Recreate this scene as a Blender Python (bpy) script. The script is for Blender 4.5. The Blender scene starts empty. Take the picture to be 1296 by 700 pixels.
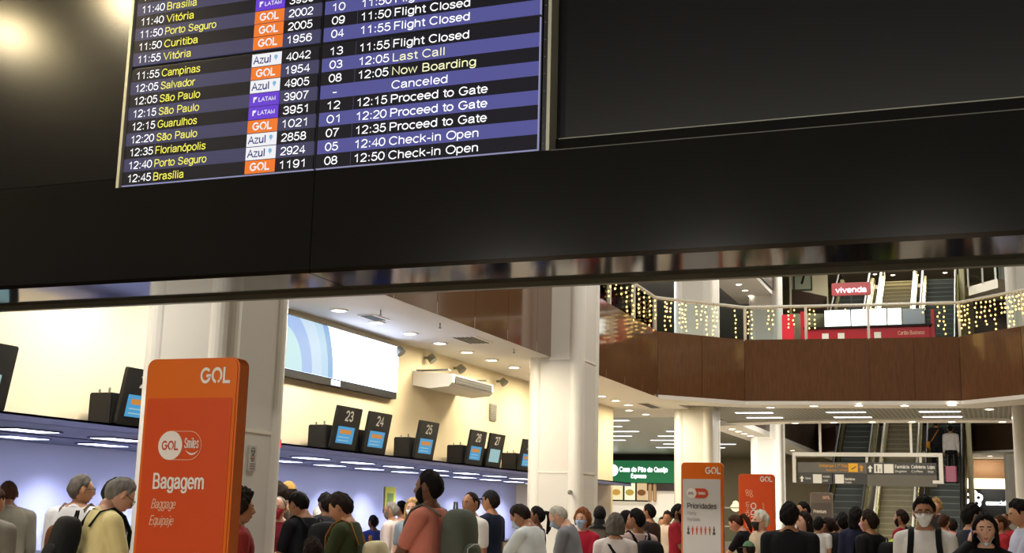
import bpy, bmesh, math, random
import numpy as np
from math import sin, cos, pi, radians, sqrt, atan2, degrees, tan
from mathutils import Matrix, Vector, Euler

SC = bpy.context.scene
COL = SC.collection
random.seed(7)
RNG = np.random.default_rng(7)

# ------------------------------------------------------------------ camera
FPX, W_PX = 1561.24, 1296.0
YAW, PITCH, ROLL = radians(21.424), radians(10.8655), radians(1.4208)
CAM = np.array([0.0, 0.0, 1.5])
_f = np.array([-sin(YAW)*cos(PITCH), cos(YAW)*cos(PITCH), sin(PITCH)])
_r0 = np.array([cos(YAW), sin(YAW), 0.0])
_u0 = np.cross(_r0, _f)
_rt = cos(ROLL)*_r0 + sin(ROLL)*_u0
_up = -sin(ROLL)*_r0 + cos(ROLL)*_u0
camd = bpy.data.cameras.new('camera')
camd.sensor_width = 36.0
camd.lens = FPX/W_PX*36.0
camd.clip_end = 300
cam = bpy.data.objects.new('camera', camd)
COL.objects.link(cam)
cam.matrix_world = Matrix(((_rt[0], _up[0], -_f[0], CAM[0]), (_rt[1], _up[1], -_f[1], CAM[1]),
                           (_rt[2], _up[2], -_f[2], CAM[2]), (0, 0, 0, 1)))
SC.camera = cam

# ------------------------------------------------------------------ view, world
SC.view_settings.view_transform = 'Standard'
SC.view_settings.look = 'None'
SC.view_settings.exposure = 0.0
SC.view_settings.gamma = 1.0
SC.view_settings.use_curve_mapping = False
SC.cycles.use_denoising = True
SC.cycles.max_bounces = 6
SC.cycles.diffuse_bounces = 3
SC.cycles.glossy_bounces = 3
SC.cycles.transparent_max_bounces = 12
SC.cycles.sample_clamp_indirect = 4.0
SC.cycles.caustics_reflective = False
SC.cycles.caustics_refractive = False
world = bpy.data.worlds.new('hall_ambience')
SC.world = world
world.use_nodes = True
world.node_tree.nodes['Background'].inputs[0].default_value = (0.95, 0.9, 0.82, 1)
world.node_tree.nodes['Background'].inputs[1].default_value = 0.05


def light(kind, name, loc, energy, color, size=0.3, sizey=None, rot=(0, 0, 0), spot=None, blend=0.6):
    d = bpy.data.lights.new(name, kind)
    d.energy = energy
    d.color = color
    if kind == 'AREA':
        d.shape = 'RECTANGLE' if sizey else 'DISK'
        d.size = size
        if sizey:
            d.size_y = sizey
    elif kind == 'SPOT':
        d.spot_size = spot
        d.spot_blend = blend
        d.shadow_soft_size = size
    else:
        d.shadow_soft_size = size
    o = bpy.data.objects.new(name, d)
    COL.objects.link(o)
    o.location = loc
    o.rotation_euler = rot
    return o


WARM, NEUT, COOL = (1.0, 0.86, 0.62), (1.0, 0.94, 0.84), (0.80, 0.86, 1.0)
# large area lights (added atrium fill, added fill behind the camera, under the ring slab, check-in hall)
L_ATRIUM, L_FRONT, L_RING, L_HALL, L_FAR, L_UP = 420, 720, 150, 72, 420, 800
for yy in (12.0, 17.5, 23.0):
    light('AREA', 'atrium_fill_light', (-3.0, yy, 11.6), L_ATRIUM, NEUT, 3.2, 2.2)  # added fill without a fixture, lights the crowd from above
for xx in (-9.0, -5.0, -1.0, 3.0):
    light('AREA', 'front_fill_light', (xx, -11.0, 5.5), L_FRONT, NEUT, 1.2, 1.2, rot=(radians(40), 0, 0))  # added out of view to brighten people and totem from the front
for xx in (-5.0, -2.2, 0.4):
    light('AREA', 'ring_ceiling_light', (xx, 31.0, 3.95), L_RING*0.5, NEUT, 1.4, 0.7)
for k in range(11):
    light('AREA', 'hall_ceiling_light', (-7.45, 7.6+1.08*1.9*k, 4.0), L_HALL, WARM if k > 3 else NEUT, 0.5)
for xx, yy in ((-9.5, 37.0), (-12.0, 44.0), (-13.5, 51.0)):
    light('AREA', 'far_ceiling_light', (xx, yy, 4.2), L_FAR, NEUT, 1.6, 1.0)
for xx, yy in ((-3.0, 40.5), (-3.0, 47.5)):
    light('AREA', 'stair_hall_light', (xx, yy, 12.0), L_UP*0.75, NEUT, 2.6, 2.0)
for xx in (-4.6, -1.6):
    light('AREA', 'ring_rear_light', (xx, 34.4, 3.95), 260, NEUT, 1.2, 0.5, rot=(radians(35), 0, 0))
light('AREA', 'far_landing_light', (-3.0, 51.5, 9.2), 200, NEUT, 3.5, 1.0)
light('AREA', 'upper_gallery_light', (-4.5, 31.0, 8.4), L_UP*0.32, NEUT, 5.0, 2.0)
light('AREA', 'upper_gallery_light', (-9.0, 30.0, 8.4), L_UP*0.8, COOL, 2.0, 2.0)


# ------------------------------------------------------------------ calibration helpers
def ray(x, y):
    return (x-648)/FPX*_rt-(y-350)/FPX*_up+_f


def atY(x, y, Y):
    d = ray(x, y)
    return CAM+d*Y/d[1]


def atX(x, y, X):
    d = ray(x, y)
    return CAM+d*X/d[0]


def atZ(x, y, Z):
    d = ray(x, y)
    return CAM+d*(Z-CAM[2])/d[2]


def atD(x, y, D):
    return CAM+ray(x, y)*D


# ------------------------------------------------------------------ materials
def lin(h):
    if not isinstance(h, str):
        return tuple(h)
    h = h.lstrip('#')
    out = []
    for i in (0, 2, 4):
        c = int(h[i:i+2], 16)/255
        out.append(c/12.92 if c <= 0.04045 else ((c+0.055)/1.055)**2.4)
    return tuple(out)


_M = {}


def mat(name, col, rough=0.6, metal=0.0, spec=0.5, noise=0.0, nscale=8.0, bump=0.0, bscale=60.0, coat=0.0, stretch=None):
    if name in _M:
        return _M[name]
    m = bpy.data.materials.new(name)
    m.use_nodes = True
    nt = m.node_tree
    b = nt.nodes['Principled BSDF']
    c = lin(col)
    b.inputs['Base Color'].default_value = (*c, 1)
    b.inputs['Roughness'].default_value = rough
    b.inputs['Metallic'].default_value = metal
    b.inputs['Specular IOR Level'].default_value = spec
    b.inputs['Coat Weight'].default_value = coat
    b.inputs['Coat Roughness'].default_value = 0.06
    if noise or bump:
        tc = nt.nodes.new('ShaderNodeTexCoord')
        mp = nt.nodes.new('ShaderNodeMapping')
        nt.links.new(tc.outputs['Object'], mp.inputs[0])
        if stretch:
            mp.inputs['Scale'].default_value = stretch
    if noise:
        n = nt.nodes.new('ShaderNodeTexNoise')
        n.inputs['Scale'].default_value = nscale
        n.inputs['Detail'].default_value = 4
        nt.links.new(mp.outputs[0], n.inputs['Vector'])
        r = nt.nodes.new('ShaderNodeValToRGB')
        r.color_ramp.elements[0].position = 0.3
        r.color_ramp.elements[1].position = 0.7
        r.color_ramp.elements[0].color = (*[x*(1-noise) for x in c], 1)
        r.color_ramp.elements[1].color = (*[min(1, x*(1+noise)) for x in c], 1)
        nt.links.new(n.outputs['Fac'], r.inputs[0])
        nt.links.new(r.outputs[0], b.inputs['Base Color'])
    if bump:
        n2 = nt.nodes.new('ShaderNodeTexNoise')
        n2.inputs['Scale'].default_value = bscale
        nt.links.new(mp.outputs[0], n2.inputs['Vector'])
        bp = nt.nodes.new('ShaderNodeBump')
        bp.inputs['Strength'].default_value = bump
        bp.inputs['Distance'].default_value = 0.01
        nt.links.new(n2.outputs['Fac'], bp.inputs['Height'])
        nt.links.new(bp.outputs[0], b.inputs['Normal'])
    _M[name] = m
    return m


def emit(name, col, strength, base=None):
    if name in _M:
        return _M[name]
    m = bpy.data.materials.new(name)
    m.use_nodes = True
    b = m.node_tree.nodes['Principled BSDF']
    c = lin(col)
    b.inputs['Base Color'].default_value = (*(lin(base) if base else (0.004, 0.004, 0.004)), 1)
    b.inputs['Roughness'].default_value = 0.5
    b.inputs['Specular IOR Level'].default_value = 0.12
    b.inputs['Emission Color'].default_value = (*c, 1)
    b.inputs['Emission Strength'].default_value = strength
    _M[name] = m
    return m


def glass(name, tint=(0.93, 0.97, 0.95), refl=0.10):
    if name in _M:
        return _M[name]
    m = bpy.data.materials.new(name)
    m.use_nodes = True
    nt = m.node_tree
    nt.nodes.clear()
    out = nt.nodes.new('ShaderNodeOutputMaterial')
    mix = nt.nodes.new('ShaderNodeMixShader')
    tr = nt.nodes.new('ShaderNodeBsdfTransparent')
    tr.inputs[0].default_value = (*tint, 1)
    gl = nt.nodes.new('ShaderNodeBsdfGlossy')
    gl.inputs['Roughness'].default_value = 0.03
    lw = nt.nodes.new('ShaderNodeLayerWeight')
    lw.inputs['Blend'].default_value = refl
    nt.links.new(lw.outputs['Fresnel'], mix.inputs[0])
    nt.links.new(tr.outputs[0], mix.inputs[1])
    nt.links.new(gl.outputs[0], mix.inputs[2])
    nt.links.new(mix.outputs[0], out.inputs[0])
    _M[name] = m
    return m


def perforated(name, col, dark, scale, rough=0.5):
    """sheet metal with a grid of small holes"""
    m = bpy.data.materials.new(name)
    m.use_nodes = True
    nt = m.node_tree
    b = nt.nodes['Principled BSDF']
    tc = nt.nodes.new('ShaderNodeTexCoord')
    sep = nt.nodes.new('ShaderNodeSeparateXYZ')
    nt.links.new(tc.outputs['Object'], sep.inputs[0])
    outs = []
    for ax in ('X', 'Y'):
        mu = nt.nodes.new('ShaderNodeMath'); mu.operation = 'MULTIPLY'; mu.inputs[1].default_value = scale
        nt.links.new(sep.outputs[ax], mu.inputs[0])
        fr = nt.nodes.new('ShaderNodeMath'); fr.operation = 'FRACT'
        nt.links.new(mu.outputs[0], fr.inputs[0])
        su = nt.nodes.new('ShaderNodeMath'); su.operation = 'SUBTRACT'; su.inputs[1].default_value = 0.5
        nt.links.new(fr.outputs[0], su.inputs[0])
        ab = nt.nodes.new('ShaderNodeMath'); ab.operation = 'ABSOLUTE'
        nt.links.new(su.outputs[0], ab.inputs[0])
        outs.append(ab)
    mx = nt.nodes.new('ShaderNodeMath'); mx.operation = 'MAXIMUM'
    nt.links.new(outs[0].outputs[0], mx.inputs[0]); nt.links.new(outs[1].outputs[0], mx.inputs[1])
    lt = nt.nodes.new('ShaderNodeMath'); lt.operation = 'LESS_THAN'; lt.inputs[1].default_value = 0.32
    nt.links.new(mx.outputs[0], lt.inputs[0])
    mc = nt.nodes.new('ShaderNodeMix'); mc.data_type = 'RGBA'
    mc.inputs['A'].default_value = (*lin(col), 1); mc.inputs['B'].default_value = (*lin(dark), 1)
    nt.links.new(lt.outputs[0], mc.inputs['Factor'])
    nt.links.new(mc.outputs['Result'], b.inputs['Base Color'])
    b.inputs['Roughness'].default_value = rough
    _M[name] = m
    return m


# ------------------------------------------------------------------ mesh helpers
class G:
    def __init__(self):
        self.v, self.f, self.n = [], [], 0

    def add(self, v, f, M=None):
        v = np.asarray(v, float).reshape(-1, 3)
        if M is not None:
            M = np.array(M)
            v = v@M[:3, :3].T+M[:3, 3]
        self.v.append(v)
        for q in f:
            self.f.append(tuple(int(i)+self.n for i in q))
        self.n += len(v)
        return self

    def box(self, x0, x1, y0, y1, z0, z1, M=None):
        v = [(x, y, z) for x in (x0, x1) for y in (y0, y1) for z in (z0, z1)]
        f = [(0, 1, 3, 2), (4, 6, 7, 5), (0, 4, 5, 1), (2, 3, 7, 6), (0, 2, 6, 4), (1, 5, 7, 3)]
        return self.add(v, f, M)

    def loft(self, rings, closed=True, cap=True, M=None):
        """rings: list of equal-length point lists"""
        n = len(rings[0])
        v = np.concatenate([np.asarray(r, float) for r in rings])
        f = []
        for i in range(len(rings)-1):
            a, b = i*n, (i+1)*n
            for j in range(n if closed else n-1):
                k = (j+1) % n
                f.append((a+j, a+k, b+k, b+j))
        if cap and closed:
            f.append(tuple(range(n-1, -1, -1)))
            f.append(tuple(range((len(rings)-1)*n, len(rings)*n)))
        return self.add(v, f, M)

    def prism(self, pts, z0, z1, M=None):
        return self.loft([[(x, y, z0) for x, y in pts], [(x, y, z1) for x, y in pts]], M=M)

    def tube(self, pts, r, n=8, flat=None, cap=True, M=None):
        """round tube (or flat ribbon of half-widths flat=(a,b,normal hint)) along points; r a number or a list"""
        P = [np.array(p, float) for p in pts]
        rings = []
        prev = None
        for i, p in enumerate(P):
            t = P[min(i+1, len(P)-1)]-P[max(i-1, 0)]
            t /= (np.linalg.norm(t)+1e-9)
            if prev is None:
                h = np.array(flat[2], float) if flat else (np.array([0, 0, 1.0]) if abs(t[2]) < 0.9 else np.array([1.0, 0, 0]))
            else:
                h = prev
            a = h-t*(h@t)
            a /= (np.linalg.norm(a)+1e-9)
            b = np.cross(t, a)
            prev = a
            rr = r[i] if isinstance(r, (list, tuple)) else r
            ra, rb = (flat[0], flat[1]) if flat else (rr, rr)
            rings.append([p+a*ra*cos(2*pi*k/n)+b*rb*sin(2*pi*k/n) for k in range(n)])
        return self.loft(rings, cap=cap, M=M)

    def cap(self, p0, p1, r0, r1, n=12, ends=True, squash=None, M=None):
        """tapered capsule"""
        p0, p1 = np.array(p0, float), np.array(p1, float)
        t = p1-p0
        L = np.linalg.norm(t)
        t = t/(L+1e-9)
        h = np.array([0, 0, 1.0]) if abs(t[2]) < 0.9 else np.array([0, 1.0, 0])
        a = h-t*(h@t); a /= np.linalg.norm(a)
        b = np.cross(t, a)
        rings = []
        seq = []
        if ends:
            for k in (80, 55, 28):
                seq.append((-r0*sin(radians(k)), r0*cos(radians(k))))
        seq += [(0, r0), (L*0.5, (r0+r1)/2), (L, r1)]
        if ends:
            for k in (28, 55, 80):
                seq.append((L+r1*sin(radians(k)), r1*cos(radians(k))))
        for d, r in seq:
            rings.append([p0+t*d+a*r*cos(2*pi*k/n)+b*r*sin(2*pi*k/n) for k in range(n)])
        return self.loft(rings, M=M)

    def ell(self, c, r, nu=14, nv=9, M=None):
        c = np.array(c, float)
        rings = []
        for i in range(nv):
            th = pi*(i+0.5)/nv
            rings.append([c+np.array([r[0]*sin(th)*cos(2*pi*k/nu), r[1]*sin(th)*sin(2*pi*k/nu), -r[2]*cos(th)]) for k in range(nu)])
        return self.loft(rings, M=M)

    def disc(self, c, r, h, n=24, M=None):
        """flat cylinder, axis z, from c down by h"""
        return self.prism([(c[0]+r*cos(2*pi*k/n), c[1]+r*sin(2*pi*k/n)) for k in range(n)], c[2]-h, c[2], M)

    def ring(self, c, r0, r1, h, n=24, M=None):
        prof = [(r0, 0), (r1, 0), (r1, -h), (r0, -h)]
        rings = [[(c[0]+r*cos(2*pi*k/n), c[1]+r*sin(2*pi*k/n), c[2]+z) for r, z in prof] for k in range(n)]
        v = np.concatenate([np.array(r) for r in rings])
        f = []
        for k in range(n):
            k2 = (k+1) % n
            for j in range(4):
                j2 = (j+1) % 4
                f.append((k*4+j, k2*4+j, k2*4+j2, k*4+j2))
        return self.add(v, f, M)

    def mesh(self, name):
        me = bpy.data.meshes.new(name)
        me.from_pydata(np.concatenate(self.v).tolist(), [], self.f)
        me.update()
        return me

    def build(self, name, m=None, parent=None, smooth=False, bevel=0.0):
        me = self.mesh(name)
        bm = bmesh.new()
        bm.from_mesh(me)
        bmesh.ops.recalc_face_normals(bm, faces=bm.faces)
        if bevel:
            bmesh.ops.bevel(bm, geom=[e for e in bm.edges if len(e.link_faces) == 2 and e.calc_face_angle(0) > 0.6],
                            offset=bevel, segments=2, affect='EDGES', clamp_overlap=True)
        bm.to_mesh(me)
        bm.free()
        if m:
            me.materials.append(m)
        if smooth:
            shade(me)
        o = bpy.data.objects.new(name, me)
        COL.objects.link(o)
        if parent:
            o.parent = parent
        return o


def shade(me):
    me.polygons.foreach_set('use_smooth', np.ones(len(me.polygons), bool))


def tag(o, label=None, cat=None, group=None, kind=None):
    if label:
        o['label'] = label
    if cat:
        o['category'] = cat
    if group:
        o['group'] = group
    if kind:
        o['kind'] = kind
    return o


def thing(name, label, cat, loc=(0, 0, 0), rz=0.0, group=None):
    o = bpy.data.objects.new(name, None)
    o.empty_display_size = 0.1
    COL.objects.link(o)
    o.location = loc
    o.rotation_euler = (0, 0, rz)
    return tag(o, label, cat, group)


def struct(g, name, m, smooth=False):
    return tag(g.build(name, m, smooth=smooth), kind='structure')


def dup(root, loc, rz=None, label=None):
    r = root.copy()
    COL.objects.link(r)
    r.location = loc
    if rz is not None:
        r.rotation_euler = (0, 0, rz)
    if label:
        r['label'] = label
    for ch in list(root.children):
        c = ch.copy()
        COL.objects.link(c)
        c.parent = r
        for gch in list(ch.children):
            d = gch.copy()
            COL.objects.link(d)
            d.parent = c
    return r


FACE = Matrix.Rotation(radians(90), 4, 'X')     # text plane -> upright, read from -Y side


def _arc(cx, cy, rx, ry, a0, a1, n=14):
    return [(cx+rx*cos(radians(a0+(a1-a0)*k/n)), cy+ry*sin(radians(a0+(a1-a0)*k/n))) for k in range(n+1)]


# monoline sans lettering: (advance width, strokes); cap height 1, x-height 0.73
_bowl = _arc(.28, .365, .27, .365, 0, 360, 22)
GLY = {
    '0': (.68, [_arc(.3, .5, .28, .5, 0, 360, 26)]), '1': (.68, [[(.12, .76), (.26, .84), (.36, 1), (.36, 0)]]),
    '2': (.68, [_arc(.3, .71, .26, .29, 170, -30, 14)+[(.3, .3), (.08, .1), (.03, 0), (.57, 0)]]),
    '3': (.68, [_arc(.29, .74, .23, .26, 165, -80, 12), [(.22, .5), (.3, .5)]+_arc(.29, .265, .27, .265, 70, -165, 14)]),
    '4': (.68, [[(.44, 0), (.44, 1), (.02, .28), (.6, .28)]]), '5': (.68, [[(.53, 1), (.15, 1), (.08, .52)]+_arc(.29, .32, .27, .32, 125, -165, 14)]),
    '6': (.68, [_arc(.3, .32, .26, .32, 0, 360, 18), [(.53, .8), (.45, .96), (.3, 1), (.15, .94), (.06, .75), (.04, .4)]]),
    '7': (.68, [[(.04, 1), (.57, 1), (.4, .72), (.27, .38), (.2, 0)]]),
    '8': (.68, [_arc(.3, .755, .22, .245, 0, 360, 18), _arc(.3, .26, .27, .26, 0, 360, 18)]),
    '9': (.68, [_arc(.3, .68, .26, .32, 0, 360, 18), [(.07, .2), (.15, .04), (.3, 0), (.45, .06), (.54, .25), (.56, .6)]]),
    ':': (.34, [[(.14, 0), (.14, .1)], [(.14, .6), (.14, .7)]]), '-': (.42, [[(.05, .36), (.33, .36)]]), ' ': (.36, []), '|': (.34, [[(.14, -.2), (.14, 1.05)]]), 'º': (.42, [_arc(.16, .82, .13, .16, 0, 360)]),
    'a': (.66, [[(.05, .53), (.1, .67), (.27, .73), (.43, .68), (.48, .55), (.48, .12), (.53, 0)], [(.48, .43), (.22, .39), (.06, .3), (.03, .18), (.08, .05), (.2, 0), (.36, .05), (.48, .18)]]),
    'b': (.66, [[(.05, 1), (.05, 0)], _arc(.29, .365, .25, .365, 0, 360, 20)]), 'c': (.6, [_arc(.29, .365, .27, .365, 45, 315, 18)]),
    'd': (.66, [[(.53, 1), (.53, 0)], _arc(.28, .365, .25, .365, 0, 360, 20)]), 'e': (.66, [[(.03, .38), (.54, .38)]+_arc(.29, .365, .26, .365, 2, 325, 20)]),
    'f': (.36, [[(.36, .98), (.24, 1), (.16, .9), (.16, 0)], [(.02, .71), (.33, .71)]]),
    'g': (.66, [_arc(.28, .365, .25, .365, 0, 360, 20), [(.53, .72), (.53, -.08), (.45, -.24), (.28, -.28), (.12, -.24), (.06, -.14)]]),
    'h': (.66, [[(.06, 1), (.06, 0)], [(.06, .5), (.14, .68), (.3, .73), (.46, .66), (.5, .5), (.5, 0)]]), 'i': (.27, [[(.09, .73), (.09, 0)], [(.09, .93), (.09, 1.0)]]),
    'j': (.27, [[(.1, .73), (.1, -.2), (.0, -.27)], [(.1, .93), (.1, 1)]]), 'k': (.6, [[(.06, 1), (.06, 0)], [(.48, .72), (.06, .3)], [(.22, .44), (.52, 0)]]),
    'l': (.27, [[(.09, 1), (.09, 0)]]), 'm': (.98, [[(.06, .73), (.06, 0)], [(.06, .5), (.12, .68), (.26, .73), (.4, .66), (.44, .5), (.44, 0)], [(.44, .5), (.5, .68), (.64, .73), (.78, .66), (.82, .5), (.82, 0)]]),
    'n': (.66, [[(.06, .73), (.06, 0)], [(.06, .5), (.14, .68), (.3, .73), (.46, .66), (.5, .5), (.5, 0)]]), 'o': (.66, [_bowl]),
    'p': (.66, [[(.05, .73), (.05, -.28)], _arc(.29, .365, .25, .365, 0, 360, 20)]), 'q': (.66, [[(.53, .73), (.53, -.28)], _arc(.28, .365, .25, .365, 0, 360, 20)]),
    'r': (.42, [[(.06, .73), (.06, 0)], [(.06, .45), (.14, .66), (.26, .73), (.36, .7)]]),
    's': (.6, [[(.48, .56), (.42, .69), (.26, .73), (.1, .68), (.06, .55), (.13, .44), (.38, .34), (.49, .22), (.44, .06), (.27, 0), (.1, .04), (.03, .2)]]),
    't': (.36, [[(.15, .93), (.15, .12), (.2, .02), (.32, .01)], [(.01, .71), (.3, .71)]]), 'u': (.66, [[(.06, .73), (.06, .22), (.1, .07), (.25, 0), (.42, .07), (.5, .24)], [(.5, .73), (.5, 0)]]),
    'v': (.6, [[(.01, .73), (.26, 0), (.51, .73)]]), 'w': (.86, [[(.01, .73), (.2, 0), (.39, .73), (.58, 0), (.77, .73)]]), 'x': (.58, [[(.02, .73), (.5, 0)], [(.5, .73), (.02, 0)]]),
    'y': (.6, [[(.01, .73), (.26, .02)], [(.51, .73), (.2, -.2), (.1, -.28), (.02, -.26)]]), 'I': (.32, [[(.1, 1), (.1, 0)]]), 'U': (.86, [[(.08, 1), (.08, .3), (.18, .06), (.38, 0), (.58, .06), (.68, .3), (.68, 1)]]),
    'z': (.58, [[(.04, .71), (.46, .71), (.02, 0), (.5, 0)]]),
    'A': (.8, [[(.0, 0), (.35, 1), (.7, 0)], [(.12, .34), (.58, .34)]]), 'B': (.8, [[(.08, .52), (.42, .52), (.58, .6), (.6, .76), (.52, .94), (.38, 1), (.08, 1), (.08, 0), (.42, 0), (.6, .06), (.66, .26), (.58, .44), (.42, .52)]]),
    'C': (.86, [_arc(.42, .5, .38, .5, 38, 322, 24)]), 'D': (.86, [[(.08, 0), (.08, 1), (.38, 1), (.6, .9), (.7, .68), (.7, .34), (.6, .1), (.38, 0), (.08, 0)]]),
    'E': (.78, [[(.62, 1), (.08, 1), (.08, 0), (.64, 0)], [(.08, .52), (.58, .52)]]), 'F': (.72, [[(.6, 1), (.08, 1), (.08, 0)], [(.08, .5), (.52, .5)]]),
    'G': (.92, [_arc(.42, .5, .38, .5, 40, 335, 26)+[(.79, .46), (.46, .46)]]), 'L': (.66, [[(.08, 1), (.08, 0), (.56, 0)]]), 'M': (.96, [[(.06, 0), (.06, 1), (.42, .05), (.78, 1), (.78, 0)]]),
    'N': (.86, [[(.08, 0), (.08, 1), (.68, 0), (.68, 1)]]), 'O': (.92, [_arc(.43, .5, .4, .5, 0, 360, 28)]), 'P': (.78, [[(.08, 0), (.08, 1), (.42, 1), (.6, .92), (.66, .74), (.6, .55), (.42, .46), (.08, .46)]]),
    'Q': (.92, [_arc(.43, .5, .4, .5, 0, 360, 28), [(.55, .22), (.82, -.04)]]),
    'R': (.84, [[(.08, 0), (.08, 1), (.44, 1), (.62, .92), (.66, .75), (.6, .56), (.42, .48), (.08, .48)], [(.4, .48), (.7, 0)]]),
    'S': (.8, [[(.62, .74), (.55, .93), (.35, 1), (.15, .94), (.07, .76), (.14, .6), (.35, .52), (.57, .43), (.66, .26), (.57, .06), (.35, 0), (.13, .06), (.05, .28)]]),
    'T': (.7, [[(.0, 1), (.64, 1)], [(.32, 1), (.32, 0)]]), 'V': (.78, [[(.0, 1), (.35, 0), (.7, 1)]]),
}
for _c, _b, _m in (('ã', 'a', 0), ('ó', 'o', 1), ('í', 'i', 1), ('á', 'a', 1), ('é', 'e', 1)):
    _w, _s = GLY[_b]
    _s = list(_s[:1]) if _b == 'i' else list(_s)
    _cx = .09 if _b == 'i' else .28
    GLY[_c] = (_w, _s+([[(_cx-.02, .86), (_cx+.1, 1.02)]] if _m else [[(.08, .86), (.17, .94), (.36, .87), (.46, .95)]]))


def text(name, s, m, parent, x, z, y, h, width=None, align='LEFT', M=None, bold=False, shear=0.0, spin=0.0):
    """flat lettering of cap height h at (x,z) on the plane facing -Y at depth y; width stretches it to measure"""
    hw = 0.085 if bold else 0.06
    strokes, cur = [], 0.0
    for ch in s:
        w, st = GLY.get(ch, GLY['-'])
        for q in st:
            strokes.append([(px+cur+hw, pz) for px, pz in q])
        cur += w+0.02+(0.03 if bold else 0)
    xs = [p[0] for q in strokes for p in q]
    x0, x1 = min(xs)-hw, max(xs)+hw
    kx = h if width is None else width/(x1-x0)
    V, F, YO = [], [], []
    for si, q in enumerate(strokes):
        P = np.array(q)*np.array([kx, h])
        closed = np.linalg.norm(P[0]-P[-1]) < 1e-6
        n = len(P)
        L, R = [], []
        t_all = [P[i+1]-P[i] for i in range(n-1)]
        t_all = [t/(np.linalg.norm(t)+1e-12) for t in t_all]
        for i in range(n):
            a = t_all[i-1] if i else (t_all[-1] if closed else t_all[0])
            b = t_all[i] if i < n-1 else (t_all[0] if closed else t_all[-1])
            t = a+b
            t /= (np.linalg.norm(t)+1e-9)
            nn = np.array([-t[1], t[0]])
            na = np.array([-a[1], a[0]])
            k = min(1.5, 1/max(0.45, nn@na))
            wv = hw*(0.5*(kx+h)) if abs(kx/h-1) < 0.5 else hw*min(kx, h)*1.15
            p = P[i].copy()
            if not closed:
                if i == 0:
                    p = p-b*wv*0.9*(0 if len(q) > 8 else 1)*0.5
                if i == n-1:
                    p = p+a*wv*0.9*(0 if len(q) > 8 else 1)*0.5
            L.append(p+nn*wv*k)
            R.append(p-nn*wv*k)
        o = len(V)
        V += L+R
        YO += [-0.0005*(si % 4)-0.00004*i for i in range(n)]*2
        F += [(o+i, o+i+1, o+n+i+1, o+n+i) for i in range(n-1)]
    V = np.array(V)
    lx, lz = V[:, 0]-x0*kx, V[:, 1].copy()
    lx = lx+shear*lz
    tw = (x1-x0)*kx
    if align == 'CENTER':
        lx = lx-tw/2
    elif align == 'RIGHT':
        lx = lx-tw
    if spin:
        lx, lz = lx*cos(spin)-lz*sin(spin), lx*sin(spin)+lz*cos(spin)
    P = np.stack([x+lx, y+np.array(YO), z+lz], 1)
    if M is not None:
        A = np.array(M)
        P = P@A[:3, :3].T+A[:3, 3]
    me = bpy.data.meshes.new(name)
    me.from_pydata(P.tolist(), [], F)
    me.update()
    me.materials.append(m)
    o = bpy.data.objects.new(name, me)
    COL.objects.link(o)
    if parent:
        o.parent = parent
    return o


def rrect(x0, x1, z0, z1, r, n=6):
    pts = []
    for cx, cz, a in ((x1-r, z1-r, 0), (x0+r, z1-r, 90), (x0+r, z0+r, 180), (x1-r, z0+r, 270)):
        for k in range(n+1):
            t = radians(a+90*k/n)
            pts.append((cx+r*cos(t), cz+r*sin(t)))
    return pts


def plate(pts, y0, y1, M=None):
    """prism of an XZ outline between two Y depths"""
    g = G()
    g.loft([[(x, y0, z) for x, z in pts], [(x, y1, z) for x, z in pts]], M=M)
    return g

# ================================================================== SETTING
M_WHITE = mat('white_plaster', '#e6e0d2', 0.7, noise=0.03, nscale=3)
M_CREAM = mat('cream_wall_paint', '#e6d6b2', 0.75, noise=0.03, nscale=2)
M_CEIL = mat('white_ceiling_paint', '#e4e2de', 0.6)
M_STONE = mat('polished_beige_floor', '#a89c88', 0.22, noise=0.15, nscale=3, spec=0.5)
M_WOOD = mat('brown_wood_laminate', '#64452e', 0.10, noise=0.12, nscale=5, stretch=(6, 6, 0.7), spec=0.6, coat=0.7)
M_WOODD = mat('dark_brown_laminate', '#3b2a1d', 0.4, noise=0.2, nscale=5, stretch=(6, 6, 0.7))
M_BLACKP = mat('black_lacquer_panel', '#181818', 0.12, spec=0.22, noise=0.1, nscale=1.5)
M_BLACKG = mat('black_gloss_panel', '#121214', 0.25, spec=0.4)
M_SOFFIT = mat('dark_bronze_mirror', '#38332d', 0.08, metal=0.95)
M_TRIMG = mat('grey_aluminium_trim', '#7d7d72', 0.4, metal=0.5)
M_LOWWALL = mat('pale_grey_counter_wall', '#acb0cf', 0.6)
M_GRID = perforated('grey_grid_ceiling', '#8a887c', '#3a3a36', 9.0)
M_METALC = perforated('grey_metal_ceiling', '#8a8a7e', '#62635b', 5.0, 0.35)
M_DARKCEIL = mat('grey_upper_ceiling', '#8b9096', 0.7)
M_BEIGE = mat('beige_far_wall', '#b8aa8c', 0.7)
M_TAUPE = mat('taupe_far_wall', '#8d8268', 0.8)

struct(G().box(-22, 12, -18, 62, -0.1, 0), 'floor', M_STONE)

# front hall (camera side)
struct(G().box(-14, 8, -18, 6.5, 5.6, 5.75), 'ceiling_front', mat('front_ceiling_paint', '#8f8a80', 0.8))
struct(G().box(-14, 8, -18.2, -18, 0, 5.6), 'wall_front', M_BEIGE)

# check-in hall
struct(G().box(-8.62, -8.5, 6.95, 28.4, 2.263, 4.06), 'wall_left', M_CREAM)
struct(G().box(-11.05, -10.9, 6.95, 28.4, 0, 2.3), 'wall_counter', M_LOWWALL)
struct(G().box(-11.0, -8.5, 28.4, 28.55, 0, 4.06), 'wall_end', M_CREAM)
struct(G().box(-8.62, -6.782, 6.95, 28.4, 4.05, 4.22).box(-13, -6.782, 28.4, 31.2, 4.05, 4.22), 'ceiling_hall', M_CEIL)


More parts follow.
